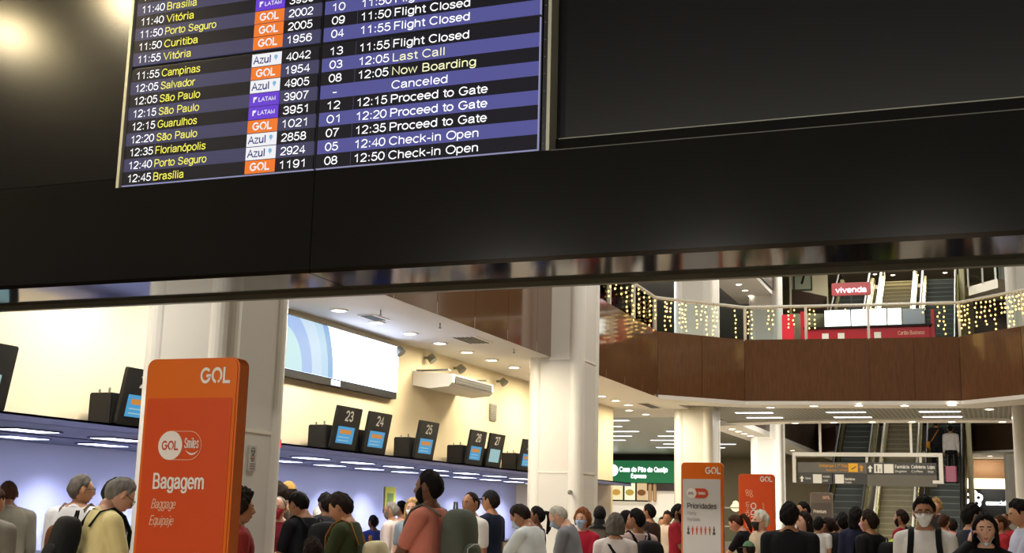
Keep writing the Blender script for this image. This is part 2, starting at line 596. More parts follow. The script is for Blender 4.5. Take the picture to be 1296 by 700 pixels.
def offset_path(P, d):
    out = []
    for i in range(len(P)):
        a = np.array(P[max(i-1, 0)]); b = np.array(P[min(i+1, len(P)-1)])
        t = (b-a)/np.linalg.norm(b-a)
        out.append((P[i][0]-t[1]*d, P[i][1]+t[0]*d))
    return out


def fascia(P, z0, z1, th, step=1.25, gap=0.012):
    """panelled parapet along a plan path; thickness goes to the left of the travel direction"""
    g = G()
    for a, b in zip(P[:-1], P[1:]):
        a, b = np.array(a, float), np.array(b, float)
        L = np.linalg.norm(b-a)
        t = (b-a)/L
        nrm = np.array([-t[1], t[0]])
        n = max(1, round(L/step))
        for k in range(n):
            p = a+t*(L*k/n+gap/2); q = a+t*(L*(k+1)/n-gap/2)
            g.prism([p, q, q+nrm*th, p+nrm*th], z0, z1)
        g.prism([a+nrm*0.02, b+nrm*0.02, b+nrm*(th+0.02), a+nrm*(th+0.02)], z0+0.02, z1-0.02)
    return g


def band(P, Q, z0, z1):
    """horizontal slab between two plan paths of equal length"""
    g = G()
    for i in range(len(P)-1):
        q = [P[i], P[i+1], Q[i+1], Q[i]]
        g.prism(q, z0, z1)
    return g


RING = [(-6.78, 26.1), (-5.2, 27.8), (-2.5, 28.08), (-0.62, 28.2), (0.6, 26.95), (2.2, 25.0), (3.2, 22.0)]
RING2 = [(-6.78, 27.6), (-5.0, 28.6), (-2.4, 28.9), (-0.25, 29.05), (1.3, 27.6), (3.0, 25.4), (4.0, 22.2)]
RING3 = [(-6.78, 33.6), (-5.2, 33.0), (-2.4, 32.75), (-0.1, 32.85), (2.2, 33.2), (5.0, 34.0), (8.0, 34.5)]
RING4 = [(-6.6, 34.5), (-5.2, 33.8), (-2.4, 33.6), (0.0, 33.7), (2.2, 34.1), (5.0, 34.9), (8.0, 35.4)]
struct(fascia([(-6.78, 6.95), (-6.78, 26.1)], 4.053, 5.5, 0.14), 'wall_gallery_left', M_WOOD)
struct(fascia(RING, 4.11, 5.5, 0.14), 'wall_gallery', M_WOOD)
struct(band(offset_path(RING, -0.03), RING2, 4.02, 4.105), 'trim_ring_front', M_CEIL)
struct(band(RING2, RING3, 4.1, 4.2), 'ceiling_ring', M_GRID)
struct(band(RING3, RING4, 4.05, 4.16), 'trim_ring_back', M_CEIL)
struct(band(offset_path(RING, 0.1), RING4, 5.05, 5.2), 'floor_gallery', M_STONE)
struct(G().box(-20, -6.85, 6.95, 60, 5.05, 5.2), 'floor_gallery_left', M_STONE)
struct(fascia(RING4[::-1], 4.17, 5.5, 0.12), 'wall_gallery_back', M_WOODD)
# bulkhead with a row of downlights along the columns, and what lies beyond
struct(G().box(-7.6, -6.55, 34.4, 52, 4.05, 4.2), 'trim_bulkhead', M_CEIL)
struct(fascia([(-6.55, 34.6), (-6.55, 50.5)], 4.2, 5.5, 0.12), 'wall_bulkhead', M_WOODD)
struct(G().box(-20, -7.6, 31.4, 58, 4.32, 4.45), 'ceiling_far', M_METALC)
struct(G().box(-13, -7.6, 31.2, 31.4, 4.05, 4.5), 'trim_hall_end', M_CEIL)
FAR = [(-6.55, 50.5), (-5.6, 48.3), (-0.75, 48.3), (0.6, 47.0), (3.0, 44.0), (5.0, 38.0)]
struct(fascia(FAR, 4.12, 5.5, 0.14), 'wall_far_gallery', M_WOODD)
struct(band(FAR, [(-6.5, 60), (-5.6, 60), (-0.7, 60), (2.6, 60), (8.0, 60), (8.0, 38)], 4.05, 4.14), 'ceiling_far_gallery', M_CEIL)
struct(band(FAR, [(-6.5, 60), (-5.6, 60), (-0.7, 60), (2.6, 60), (8.0, 60), (8.0, 38)], 5.05, 5.2), 'floor_far_gallery', M_STONE)
struct(G().box(-22, 8, 58, 58.2, 0, 12.2), 'wall_back', M_TAUPE)
struct(G().box(-20.2, -20, 31.6, 58, 0, 12), 'wall_far_left', M_BEIGE)
struct(G().box(7.0, 7.2, 6.9, 60, 0, 12.2), 'wall_right', M_BEIGE)
# upper levels
struct(G().box(-20, -7.6, 6.9, 58, 8.7, 8.85), 'ceiling_upper_left', M_DARKCEIL)
struct(G().box(-7.75, -6.4, 6.9, 40.6, 8.55, 8.7), 'trim_upper_bulkhead', M_CEIL)
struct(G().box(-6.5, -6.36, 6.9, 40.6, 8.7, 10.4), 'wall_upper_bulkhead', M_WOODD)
struct(G().box(-20, 8, 6.9, 60, 12.2, 12.4), 'ceiling_roof', mat('grey_roof_paint', '#7a7468', 0.8))
struct(G().box(atY(999, 355, 51)[0], atY(1047, 355, 51)[0], 51.0, 51.2, 5.2, 12.2), 'wall_upper_back', mat('pale_upper_wall', '#cfc7a8', 0.7))

# ------------------------------------------------------------------ columns
M_COL = mat('white_column_enamel', '#e6e4dd', 0.35, noise=0.02, nscale=4)
M_COLP = mat('grey_white_column_panel', '#d8d6cf', 0.45)
M_JOINT = mat('pale_joint_strip', '#e8e4d8', 0.4)


def make_column(label):
    """square column 0.95 wide: four rounded corner pilasters, recessed flat panels on each face, level joints"""
    c = thing('column', label, 'column', group='white columns of the concourse')
    hw, r, H = 0.475, 0.14, 12.18
    core = rrect(-hw+0.03, hw-0.03, -hw-0.02, hw+0.02, 0.1)
    G().prism(core, 0, H).build('panel_core', M_COLP, c, smooth=False)
    for sx in (-1, 1):
        for sy in (-1, 1):
            cx, cy = sx*(hw-r), sy*(hw+0.05-r)
            pts = [(cx+r*cos(2*pi*k/24), cy+r*sin(2*pi*k/24)) for k in range(24)]
            p = G().prism(pts, 0, H)
            p.build('corner_pilaster', M_COL, c, smooth=False)
    for z in (2.16, 4.0, 6.6):
        G().prism(rrect(-hw+0.022, hw-0.022, -hw-0.028, hw+0.028, 0.1), z, z+0.03).build('joint_strip', M_JOINT, c)
    G().prism(rrect(-hw-0.03, hw+0.03, -hw-0.08, hw+0.08, 0.15), 0, 0.15).build('plinth', M_TRIMG, c)
    return c


_cl = ['nearest white column, standing behind the orange baggage totem',
       'second white column, beside the ceiling corner of the check-in hall',
       'third white column, behind the white and orange priority totem',
       'fourth white column, behind the orange vertical-lettered check-in totem']
col0 = make_column(_cl[0])
col0.location = (-6.70, 9.62, 0)
for k in (1, 2, 3):
    dup(col0, (-6.70, 9.62+10*k, 0), label=_cl[k])
dup(col0, (0.86, 29.65, 0), label='white column at the right edge of the picture')
dup(col0, (0.75, 49.2, 0), label='far white column to the right of the dark shop window')

# ------------------------------------------------------------------ black header beam
hb = thing('header_beam', 'long black beam with a glossy underside crossing above the hall', 'beam', (-3, 6.6, 2.9))
hbx = Matrix.Translation((3, -6.6, -2.9))
XS = -3.774
G().box(-13, XS-0.003, 6.30, 6.88, 2.905, 3.515, hbx).box(XS+0.003, 7, 6.30, 6.88, 2.905, 3.515, hbx).box(-13, 7, 6.306, 6.86, 2.905, 3.51, hbx).build('front_panel', M_BLACKP, hb)
G().box(-13, XS-0.004, 6.302, 6.86, 2.88, 2.905, hbx).box(XS+0.004, 7, 6.302, 6.86, 2.88, 2.905, hbx).build('soffit', M_SOFFIT, hb)
G().box(-13, 7, 6.88, 6.93, 2.85, 2.93, hbx).build('back_rim', M_TRIMG, hb)
G().box(-13, 7, 6.46, 6.86, 3.63, 5.6, hbx).build('recessed_panel', M_BLACKG, hb)
G().box(-13, 7, 6.44, 6.86, 3.515, 3.62, hbx).build('skirt', M_BLACKP, hb)
G().box(-2.26, 7, 6.436, 6.45, 3.618, 3.624, hbx).build('skirt_edge', M_TRIMG, hb)
G().box(-2.26, 7, 6.298, 6.31, 3.510, 3.5155, hbx).build('ledge_edge', mat('dull_edge_trim', '#55554f', 0.5, metal=0.3), hb)

# ------------------------------------------------------------------ downlights
M_LAMP = emit('lamp_lens', '#fff2d8', 14, '#ffffff')
M_LAMPC = emit('lamp_lens_cool', '#f2f4ff', 12, '#ffffff')
M_TRIMW = mat('white_lamp_trim', '#efece4', 0.4)


def make_downlight(label, group, r=0.11):
    t = thing('downlight', label, 'ceiling light', group=group)
    G().ring((0, 0, 0.004), r*0.82, r*1.12, 0.018).build('trim_ring', M_TRIMW, t)
    G().disc((0, 0, 0.0), r*0.84, 0.008).build('lens', M_LAMP, t)
    return t


dl = None


def downlights(pts, z, label, group):
    global dl
    for i, (x, y) in enumerate(pts):
        if dl is None:
            dl = make_downlight(label, group)
            dl.location = (x, y, z)
        else:
            o = dup(dl, (x, y, z), label=label)
            o['group'] = group


downlights([(-7.9, 12.92+1.06*k) for k in range(-5, 15)]+[(-8.3, 29.2), (-8.2, 30.4)], 4.05,
           'round warm downlight in the row of the white check-in hall ceiling', 'downlights of the check-in hall')
downlights([tuple(atZ(px_, py_, 4.02)[:2]) for px_, py_ in ((975, 515.5), (1030, 513.5), (1087, 513), (1145, 513), (1205, 512.5))], 4.02,
           'round downlight in the white soffit under the brown gallery parapet', 'downlights of the gallery front edge')
downlights([(-0.08, 30.2), (1.6, 29.6)], 4.1, 'round downlight in the grey grid ceiling near the right column', 'downlights of the grid ceiling')
downlights([(-4.93, 33.45), (-3.9, 33.25), (-2.93, 33.2), (-1.95, 33.2), (-0.99, 33.25), (0.2, 33.3)], 4.05,
           'round downlight in the white rear edge of the ring ceiling', 'downlights of the gallery rear edge')
downlights([(-7.08, 35.72+0.97*k) for k in range(6)], 4.05,
           'round downlight on the diagonal white bulkhead before the fourth column', 'downlights of the bulkhead')
downlights([(-7.08, 35.47), (-7.08, 37.05), (-7.08, 38.1), (-7.08, 39.1), (-7.08, 40.1)], 8.55,
           'round downlight on the white upper bulkhead above the gallery railing', 'downlights of the upper bulkhead')
downlights([tuple(atZ(x, y, 4.05)[:2]) for x, y in ((1003, 570), (1018, 575), (1053, 576), (1224, 572), (1224, 579), (1253, 577))], 4.05,
           'small round downlight under the far gallery beyond the escalators', 'downlights of the far gallery')
for (x, y) in ((1078, 345), (1107, 347), (1130, 348), (1160, 348), (1196, 345)):
    p = atZ(x, y, 12.2)
    downlights([tuple(p[:2])], 12.2, 'bright downlight in the dark roof above the upper escalators', 'downlights of the roof')

# rectangular ceiling lights
M_TUBE = emit('fluorescent_diffuser', '#eef2ff', 4, '#ffffff')
rl = None
for (x, y, z, grp, lb) in ([(-5.5+dx, yy, 4.1, 'light strips of the ring ceiling', 'long white light strip in the grey grid ceiling of the ring') for dx in (0, 2.2, 4.33) for yy in (30.6, 32.1)] +
                           [(-9.7-0.9*(k % 3)-1.9*j, 33.3+2.35*k, 4.32, 'light strips of the far metal ceiling', 'long white light strip in the grey metal ceiling before the green shop sign') for k in range(8) for j in range(2)]):
    if rl is None:
        rl = thing('light_strip', lb, 'ceiling light', group=grp)
        G().box(-0.48, 0.48, -0.14, 0.14, -0.02, 0.01).build('frame', M_TRIMW, rl)
        G().box(-0.45, 0.45, -0.11, 0.11, -0.026, -0.018).build('diffuser', M_TUBE, rl)
        rl.location = (x, y, z)
    else:
        o = dup(rl, (x, y, z), label=lb)
        o['group'] = grp

# lamps of the front hall, mirrored in the black panels
fl = None
for (x, y, lb) in ((-7.95, 4.97, 'front hall lamp mirrored at the far left of the black panel'), (-6.48, 5.16, 'front hall lamp mirrored beside the flight displays')):
    t = thing('ceiling_lamp', lb, 'ceiling light', (x, y, 5.6))
    G().ring((0, 0, 0), 0.175, 0.21, 0.03).build('trim_ring', M_TRIMW, t)
    G().ell((0, 0, -0.03), (0.17, 0.17, 0.07), 20, 12).build('lens', emit('front_lamp_lens', '#ffe6b0', 190, '#ffffff'), t, smooth=True)
    light('SPOT', 'front_lamp_glow', (x, y, 5.47), 55, WARM, 0.10, spot=radians(165))

# ================================================================== FLIGHT DISPLAYS
M_ROWD = emit('screen_dark_row', '#17161f', 1.0)
M_ROWL = emit('screen_violet_row', '#42415f', 1.0)
M_ROWB = emit('screen_blue_row', '#545494', 1.0)
M_ROWK = emit('screen_black_row', '#15141d', 1.0)
M_TXW = emit('screen_white_text', '#ffffff', 1.25)
M_TXY = emit('screen_yellow_text', '#f2ec5a', 1.15)
M_TXC = emit('screen_cream_text', '#f4f3c0', 1.2)
M_ORG = emit('screen_orange_tile', '#f07a2c', 1.0)
M_PUR = emit('screen_purple_tile', '#6a3fd0', 1.0)
M_WHT = emit('screen_white_tile', '#f0f0f4', 1.0)
M_NAVY = emit('screen_navy_text', '#1d2b74', 1.0)
M_TEAL = emit('screen_teal_mark', '#7fb6d8', 1.0)
M_BEZ = mat('black_bezel', '#0b0b0c', 0.35)
M_DIV = emit('screen_cell_line', '#4a4a66', 1.0)
M_EDGE = emit('screen_bright_edge', '#8f8fb4', 1.0)
M_CASE = mat('pale_aluminium_case', '#c9c8b4', 0.45, metal=0.1)
YB = 6.318
ZB, PITCH_ROW = 3.548, 0.0878

LOWL = [('11:55', 'Campinas', 'A', '4042'), ('12:05', 'Salvador', 'G', '1954'), ('12:05', 'São Paulo', 'A', '4905'),
        ('12:15', 'São Paulo', 'L', '3907'), ('12:15', 'Guarulhos', 'L', '3951'), ('12:20', 'São Paulo', 'G', '1021'),
        ('12:35', 'Florianópolis', 'A', '2858'), ('12:40', 'Porto Seguro', 'A', '2924'), ('12:45', 'Brasília', 'G', '1191')]
LOWR = [('13', '11:55', 'Flight Closed'), ('03', '12:05', 'Last Call'), ('08', '12:05', 'Now Boarding'), ('-', '', 'Canceled'),
        ('12', '12:15', 'Proceed to Gate'), ('01', '12:20', 'Proceed to Gate'), ('07', '12:35', 'Proceed to Gate'),
        ('05', '12:40', 'Check-in Open'), ('08', '12:50', 'Check-in Open')]
TOPL = [('11:20', 'Salvador', 'L', '3246'), ('11:40', 'Brasília', 'L', '3044'), ('11:40', 'Vitória', 'L', '3990'),
        ('11:50', 'Porto Seguro', 'G', '2002'), ('11:50', 'Curitiba', 'G', '2005'), ('11:55', 'Vitória', 'G', '1956')]
TOPR = [('07', '11:20', 'Flight Closed'), ('12', '11:40', 'Flight Closed'), ('11', '11:40', 'Flight Closed'),
        ('10', '11:50', 'Flight Closed'), ('09', '11:50', 'Flight Closed'), ('04', '11:55', 'Flight Closed')]


def gol_word(parent, x, z, y, h, w, m, m_bg, M=None, name='airline_logo'):
    """G O L lettering: the O is a ring broken at its lower right"""
    g = G()

    def arc(cx, a0, a1, ro, ri, n=18):
        pts = [(cx+ro*cos(radians(a0+(a1-a0)*k/n)), ro*sin(radians(a0+(a1-a0)*k/n))) for k in range(n+1)]
        pts2 = [(cx+ri*cos(radians(a0+(a1-a0)*k/n)), ri*sin(radians(a0+(a1-a0)*k/n))) for k in range(n+1)]
        v = [(p[0], 0, p[1]) for p in pts]+[(p[0], 0, p[1]) for p in pts2]
        f = [(k, k+1, n+2+k, n+1+k) for k in range(n)]
        g.add(v, f)
    R, r = 0.5, 0.31
    arc(0.5, 40, 350, R, r)
    g.add([(0.55, 0, 0.07), (1.0, 0, 0.07), (1.0, 0, -0.12), (0.55, 0, -0.12)], [(0, 1, 2, 3)])
    arc(1.55, -40, 262, R, r)
    arc(1.55, 284, 312, R*0.98, r*1.1, 6)
    g.add([(2.12, 0, 0.5), (2.31, 0, 0.5), (2.31, 0, -0.5), (2.12, 0, -0.5)], [(0, 1, 2, 3)])
    g.add([(2.31, 0, -0.31), (2.8, 0, -0.31), (2.8, 0, -0.5), (2.31, 0, -0.5)], [(0, 1, 2, 3)])
    V = np.concatenate(g.v)
    P = np.stack([x+V[:, 0]*w/2.8, np.full(len(V), y), z+h/2+V[:, 2]*h], 1)
    G().add(P, g.f, M).build(name, m, parent)


def logo_tile(kind, parent, x0, x1, z0, z1):
    w, h = x1-x0, z1-z0
    y = YB-0.004
    m = {'A': M_WHT, 'G': M_ORG, 'L': M_PUR}[kind]
    tl = G().box(x0, x1, y, YB+0.001, z0, z1).build('airline_tile', m, parent)
    y2 = y-0.0015
    if kind == 'A':
        text('airline_name', 'Azul', M_NAVY, tl, x0+w*0.05, z0+h*0.22, y2, h*0.56, width=w*0.6, bold=True)
        g = G()
        cx, cz = x0+w*0.82, z0+h*0.55
        pts = [(-.5, .5), (0, .7), (.5, .45), (.55, 0), (.2, -.3), (0, -.75), (-.15, -.3), (-.5, 0)]
        g.add([(cx+a*w*0.11, y2, cz+b*h*0.36) for a, b in pts], [tuple(range(8))])
        g.build('country_mark', M_TEAL, tl)
    elif kind == 'G':
        gol_word(tl, x0+w*0.17, z0+h*0.17, y2, h*0.66, w*0.66, M_WHT, M_ORG, name='airline_name')
    else:
        text('airline_name', 'LATAM', M_WHT, tl, x0+w*0.32, z0+h*0.34, y2, h*0.3, width=w*0.58, bold=True)
        G().add([(x0+w*a, y2, z0+h*b) for a, b in ((.14, .72), (.27, .72), (.24, .55), (.19, .5), (.18, .28), (.14, .28))], [(0, 1, 2, 3, 4, 5)]).build('airline_mark', M_WHT, tl)


def display(label, x0, x1, z0, nrows, first_dark, left, rows, mt):
    d = thing('flight_display', label, 'flight information screen', ((x0+x1)/2, YB, z0), group='four flight information screens')
    dm = d.matrix_basis.copy()
    inv = Matrix.Translation((-(x0+x1)/2, -YB, -z0))
    z1 = z0+PITCH_ROW*nrows+0.012
    G().box(x0-0.012, x1+0.012, YB+0.012, YB+0.10, z0-0.008, z1+0.008).build('housing', M_BEZ, d)
    kids = []
    hold = bpy.data.objects.new('tmp_hold', None)
    COL.objects.link(hold)
    w = x1-x0
    for i, r in enumerate(rows):
        a = z0+0.006+PITCH_ROW*(nrows-1-i)
        b = a+PITCH_ROW
        dark = (i % 2 == 0) == first_dark
        lightm = M_ROWL if left else M_ROWB
        rw = G().box(x0, x1, YB, YB+0.012, a, b).build('screen_row', (M_ROWD if left else M_ROWK) if dark else lightm, hold)
        yt = YB-0.003
        base = a+PITCH_ROW*0.2
        h = PITCH_ROW*0.54
        if left:
            text('time_text', r[0], M_TXW, hold, x0+0.045, base, yt, h, width=0.182)
            wn = {'Campinas': .30, 'Salvador': .27, 'São Paulo': .315, 'Guarulhos': .305, 'Florianópolis': .385, 'Porto Seguro': .40, 'Brasília': .235, 'Vitória': .22, 'Curitiba': .265}[r[1]]
            text('destination_text', r[1], M_TXY, hold, x0+0.245, base, yt, h, width=wn)
            text('flight_number', r[3], M_TXW, hold, x0+1.185, base, yt, h, width=0.178)
            logo_tile(r[2], hold, x0+0.935, x0+1.15, a+0.003, b-0.003)
            xs = (0.235,) if dark else ()
        else:
            if r[0]:
                text('counter_text', r[0], M_TXW, hold, x0+0.055+(0.03 if r[0] == '-' else 0), base, yt, h, width=0.035 if r[0] == '-' else 0.092)
            if r[1]:
                text('time_text', r[1], M_TXW, hold, x0+0.262, base, yt, h, width=0.205)
            wn = {'Flight Closed': .50, 'Last Call': .345, 'Now Boarding': .55, 'Canceled': .37, 'Proceed to Gate': .63, 'Check-in Open': .58}[r[2]]
            text('remark_text', r[2], M_TXC if r[2] in ('Now Boarding', 'Last Call') else M_TXW, hold, x0+0.49, base, yt, h, width=wn)
            xs = (0.235, 0.478) if dark else ()
        if xs:
            g = G()
            for xx in xs:
                g.box(x0+xx-0.0025, x0+xx, YB-0.001, YB+0.001, a, b)
            g.build('cell_line', M_DIV, rw)
    if nrows == 9:
        G().box(x0-0.004, x1+0.004, YB-0.001, YB+0.012, z0-0.001, z0+0.004).build('screen_edge', M_EDGE, hold)
    if not left:
        G().box(x1, x1+0.006, YB-0.001, YB+0.012, z0+0.004, z1).build('screen_edge', M_EDGE, hold)
    for c in list(hold.children):
        c.parent = d
        if c.data:
            c.data.transform(inv)
        for k in c.children:
            if k.data:
                k.data.transform(inv)
    for c in d.children:
        if c.name.startswith('housing'):
            c.data.transform(inv)
    bpy.data.objects.remove(hold)
    return d


display('lower left flight screen, its rows running from 11:55 Campinas to 12:45 Brasília', -5.222, -3.805, ZB-0.02, 9, True, True, LOWL, None)
display('lower right flight screen, its remarks running from Flight Closed to Check-in Open', -3.778, -2.345, ZB-0.02, 9, True, False, LOWR, None)
display('upper left flight screen cut by the picture top, last row 11:55 Vitória', -5.222, -3.805, ZB+0.796, 6, True, True, TOPL, None)
display('upper right flight screen cut by the picture top, all rows Flight Closed', -3.778, -2.345, ZB+0.796, 6, True, False, TOPR, None)
cs = thing('display_case', 'pale metal case framing the four flight screens on the black beam', 'display case', (-3.78, 6.4, 3.516))
ci = Matrix.Translation((3.78, -6.4, -3.516))
G().box(-5.28, -2.30, 6.43, 6.458, 3.516, 5.45, ci).build('back_plate', M_BEZ, cs)
G().box(-5.262, -5.240, 6.305, 6.43, 3.516, 5.45, ci).build('side_profile', M_CASE, cs)
G().box(-2.298, -2.278, 6.33, 6.455, 3.516, 5.45, ci).build('side_profile', M_CASE, cs)
G().box(-2.328, -2.299, 6.34, 6.43, 3.516, 5.45, ci).build('mounting_rail', M_BEZ, cs)
g = G()
for k in range(16):
    g.ell((-2.317+3.78, 6.338-6.4, 0.05+k*0.105), (0.005, 0.004, 0.005), 8, 5)
g.build('screw_heads', M_TRIMG, cs)

# ================================================================== TOTEMS
M_ORANGE = mat('orange_totem_face', '#d24c18', 0.3, spec=0.5, coat=0.4)
M_ORANGEB = mat('orange_totem_band', '#de6a14', 0.28, coat=0.4)
M_ORANGES = mat('orange_totem_edge', '#d8670f', 0.35)
M_OWHITE = mat('totem_white_print', '#e9e2da', 0.5)
M_OPALE = mat('totem_pale_print', '#eab99c', 0.5)
M_TGREY = mat('totem_grey_face', '#c9c6c2', 0.35, coat=0.3)
M_TDARK = mat('totem_dark_print', '#4a4744', 0.5)
M_ORED = mat('totem_red_print', '#c23f1e', 0.5)


def totem(label, x0, x1, y, ztop, band, face, edge, group='check-in totems', th=0.09):
    cx = (x0+x1)/2
    t = thing('totem', label, 'sign totem', (cx, y, 0), group=group)
    hw = (x1-x0)/2
    plate(rrect(-hw, hw, 0.02, ztop, 0.05), 0.006, th).build('body', edge, t)
    plate(rrect(-hw+0.012, hw-0.012, 0.03, ztop-0.01, 0.045), 0.0, 0.01).build('band', band, t)
    plate(rrect(-hw+0.022, hw-0.03, 0.10, ztop-0.21, 0.012), -0.003, 0.004).build('face', face, t)
    G().box(-hw-0.05, hw+0.05, -0.12, th+0.12, 0, 0.02).build('base', M_TRIMG, t)
    return t, hw


t1, hw = totem('large orange totem reading Bagagem in the left foreground', -4.21, -3.63, 5.42, 2.262, M_ORANGEB, M_ORANGE, M_ORANGES)
gol_word(t1, hw-0.235, 2.262-0.135, -0.003, 0.085, 0.185, M_OWHITE, None, name='airline_logo')
g = G()
n = 28
zc = 1.805
capo = rrect(-0.175, 0.095, zc-0.075, zc+0.075, 0.075)
capi = rrect(-0.172, 0.092, zc-0.072, zc+0.072, 0.072)
g.loft([[(x, -0.006, z) for x, z in capo], [(x, -0.006, z) for x, z in capi]], cap=False)
g.build('logo_capsule', M_OPALE, t1)
plate([(-0.1+0.075*cos(2*pi*k/n), zc+0.075*sin(2*pi*k/n)) for k in range(n)], -0.0065, -0.003).build('logo_disc', M_OWHITE, t1)
gol_word(t1, -0.152, zc-0.025, -0.008, 0.05, 0.104, M_ORED, None, name='airline_logo')
text('partner_logo', 'Smiles', M_OWHITE, t1, -0.012, zc-0.012, -0.006, 0.05, width=0.088, bold=True)
g = G()
sm = [(-0.005+0.085*k/10, zc-0.022-0.018*sin(pi*k/10)) for k in range(11)]
g.add([(x, -0.006, z) for x, z in sm]+[(x, -0.006, z-0.009*sin(pi*k/10)) for k, (x, z) in enumerate(sm)], [(k, k+1, 12+k, 11+k) for k in range(10)])
g.build('smile_mark', M_OWHITE, t1)
text('heading', 'Bagagem', M_OWHITE, t1, -0.19, 1.585, -0.006, 0.072, width=0.315, bold=True)
text('translation_text', 'Baggage', M_OPALE, t1, -0.19, 1.482, -0.006, 0.045, width=0.15, shear=0.2)
text('translation_text', 'Equipaje', M_OPALE, t1, -0.195, 1.398, -0.006, 0.045, width=0.148, shear=0.2)
g = G()
for dx in (0, 0.017):
    g.add([(0.095+dx, -0.006, 1.2), (0.108+dx, -0.006, 1.2), (0.108+dx, -0.006, 1.262), (0.095+dx, -0.006, 1.262)], [(0, 1, 2, 3)])
g.build('bottle_pictogram', M_OWHITE, t1)

t2, hw = totem('white totem with orange frame reading Prioridades, before the third column', -3.79, -3.25, 15.8, 2.2, M_ORANGEB, M_TGREY, M_ORANGES)
gol_word(t2, hw-0.225, 2.2-0.145, -0.003, 0.09, 0.2, M_OWHITE, None)
zc = 1.81
plate([(-0.135+0.062*cos(2*pi*k/n), zc+0.062*sin(2*pi*k/n)) for k in range(n)], -0.006, -0.003).build('logo_disc', M_OWHITE, t2)
plate([(-0.09, zc-0.062)]+[(0.02+0.062*cos(radians(-90+180*k/12)), zc+0.062*sin(radians(-90+180*k/12))) for k in range(13)]+[(-0.09, zc+0.062), (-0.062, zc)], -0.006, -0.003).build('logo_capsule', M_ORED, t2)
gol_word(t2, -0.175, zc-0.016, -0.009, 0.032, 0.07, M_TDARK, None)
text('partner_logo', 'Smiles', M_OWHITE, t2, -0.045, zc-0.016, -0.009, 0.036, width=0.09, bold=True)
text('heading', 'Prioridades', M_TDARK, t2, -0.19, 1.62, -0.006, 0.062, width=0.38, bold=True)
text('translation_text', 'Priority', M_TGREY if 0 else mat('totem_mid_grey_print', '#8e8a86', 0.5), t2, -0.19, 1.54, -0.006, 0.04, width=0.12)
text('translation_text', 'Prioridades', _M['totem_mid_grey_print'], t2, -0.19, 1.46, -0.006, 0.04, width=0.17)
for k in range(7):
    x = -0.175+0.055*k
    g = G()
    mcol = M_TDARK if k in (0, 6) else M_ORED
    g.add([(x+0.009*cos(2*pi*j/10), -0.006, 1.388+0.009*sin(2*pi*j/10)) for j in range(10)], [tuple(range(10))])
    g.add([(x-0.014, -0.006, 1.374), (x+0.014, -0.006, 1.374), (x+0.009, -0.006, 1.335), (x+0.006, -0.006, 1.29), (x-0.006, -0.006, 1.29), (x-0.009, -0.006, 1.335)], [tuple(range(6))])
    if k in (0, 6):
        g.add([(x+0.02*cos(2*pi*j/14), -0.0055, 1.31+0.02*sin(2*pi*j/14)) for j in range(14)], [tuple(range(14))])
    g.build('priority_pictogram', mcol, t2)

t3, hw = totem('orange totem with upright check-in lettering, right of the white priority totem', -3.86, -3.29, 20.0, 2.21, M_ORANGEB, M_ORANGE, M_ORANGES)
for c in list(t3.children):
    if c.name.startswith('face'):
        c.data.materials[0] = M_ORANGE
    if c.name.startswith('band'):
        c.data.materials[0] = M_ORANGE
gol_word(t3, hw-0.225, 2.21-0.12, -0.003, 0.085, 0.195, M_OWHITE, None)
text('upright_text', 'check-in', M_OPALE, t3, -0.12, 1.36, -0.006, 0.062, width=0.41, spin=pi/2)
text('upright_text', 'ROLANDO', M_OWHITE, t3, -0.01, 1.10, -0.006, 0.078, width=0.66, spin=pi/2, bold=True)
text('upright_text', 'check-in open', M_OPALE, t3, 0.12, 1.45, -0.006, 0.03, width=0.31, spin=pi/2)
g = G()
for k, (a, b) in enumerate(((-0.15, 1.94), (-0.09, 1.93), (-0.14, 1.89), (-0.08, 1.87))):
    g.ring((0, 0, 0), 0.018, 0.026, 0.002, 14, M=Matrix.Translation((a, -0.004, b))@FACE)
g.build('people_pictogram', M_OPALE, t3)

M_GREYT = mat('grey_totem_face', '#57504b', 0.35)
t4, hw = totem('grey totem reading Premium in front of the escalator foot', -3.56, -3.11, 26.0, 2.07, mat('grey_totem_band', '#6b5f58', 0.35), M_GREYT, mat('grey_totem_edge', '#8a827a', 0.35))
text('heading', 'Premium', M_OWHITE, t4, -0.16, 1.66, -0.006, 0.06, width=0.25, bold=True)
gol_word(t4, hw-0.2, 2.07-0.13, -0.003, 0.06, 0.15, M_OPALE, None)
G().disc((0, 0, 0), 0.03, 0.003, M=Matrix.Translation((-0.1, -0.003, 1.42))@FACE).build('round_pictogram', M_OWHITE, t4)

# ================================================================== CHECK-IN CANOPY AND SIGNS
M_CANOPY = perforated('perforated_blue_grey_metal', '#4d5484', '#2b3050', 40.0, 0.35)
M_CANLIP = mat('canopy_blue_grey_lip', '#4c5280', 0.45, metal=0.1)
cn = thing('counter_canopy', 'long blue-grey perforated metal canopy over the check-in counters', 'canopy', (-9.4, 18, 2.2))
ci = Matrix.Translation((9.4, -18, -2.2))
G().box(-10.9, -8.1, 7.0, 28.3, 2.2, 2.24, ci).build('underside', M_CANOPY, cn)
G().box(-8.1, -7.98, 7.0, 28.3, 2.19, 2.262, ci).build('front_lip', M_CANLIP, cn)
G().box(-10.9, -7.98, 7.0, 28.3, 2.24, 2.262, ci).build('top_sheet', M_CANLIP, cn)
G().box(-9.53, -9.49, 7.0, 28.3, 2.19, 2.2, ci).build('cross_rail', M_CANLIP, cn)
M_CLAMP = emit('canopy_lamp', '#dfe4ff', 5, '#ffffff')
cl = None
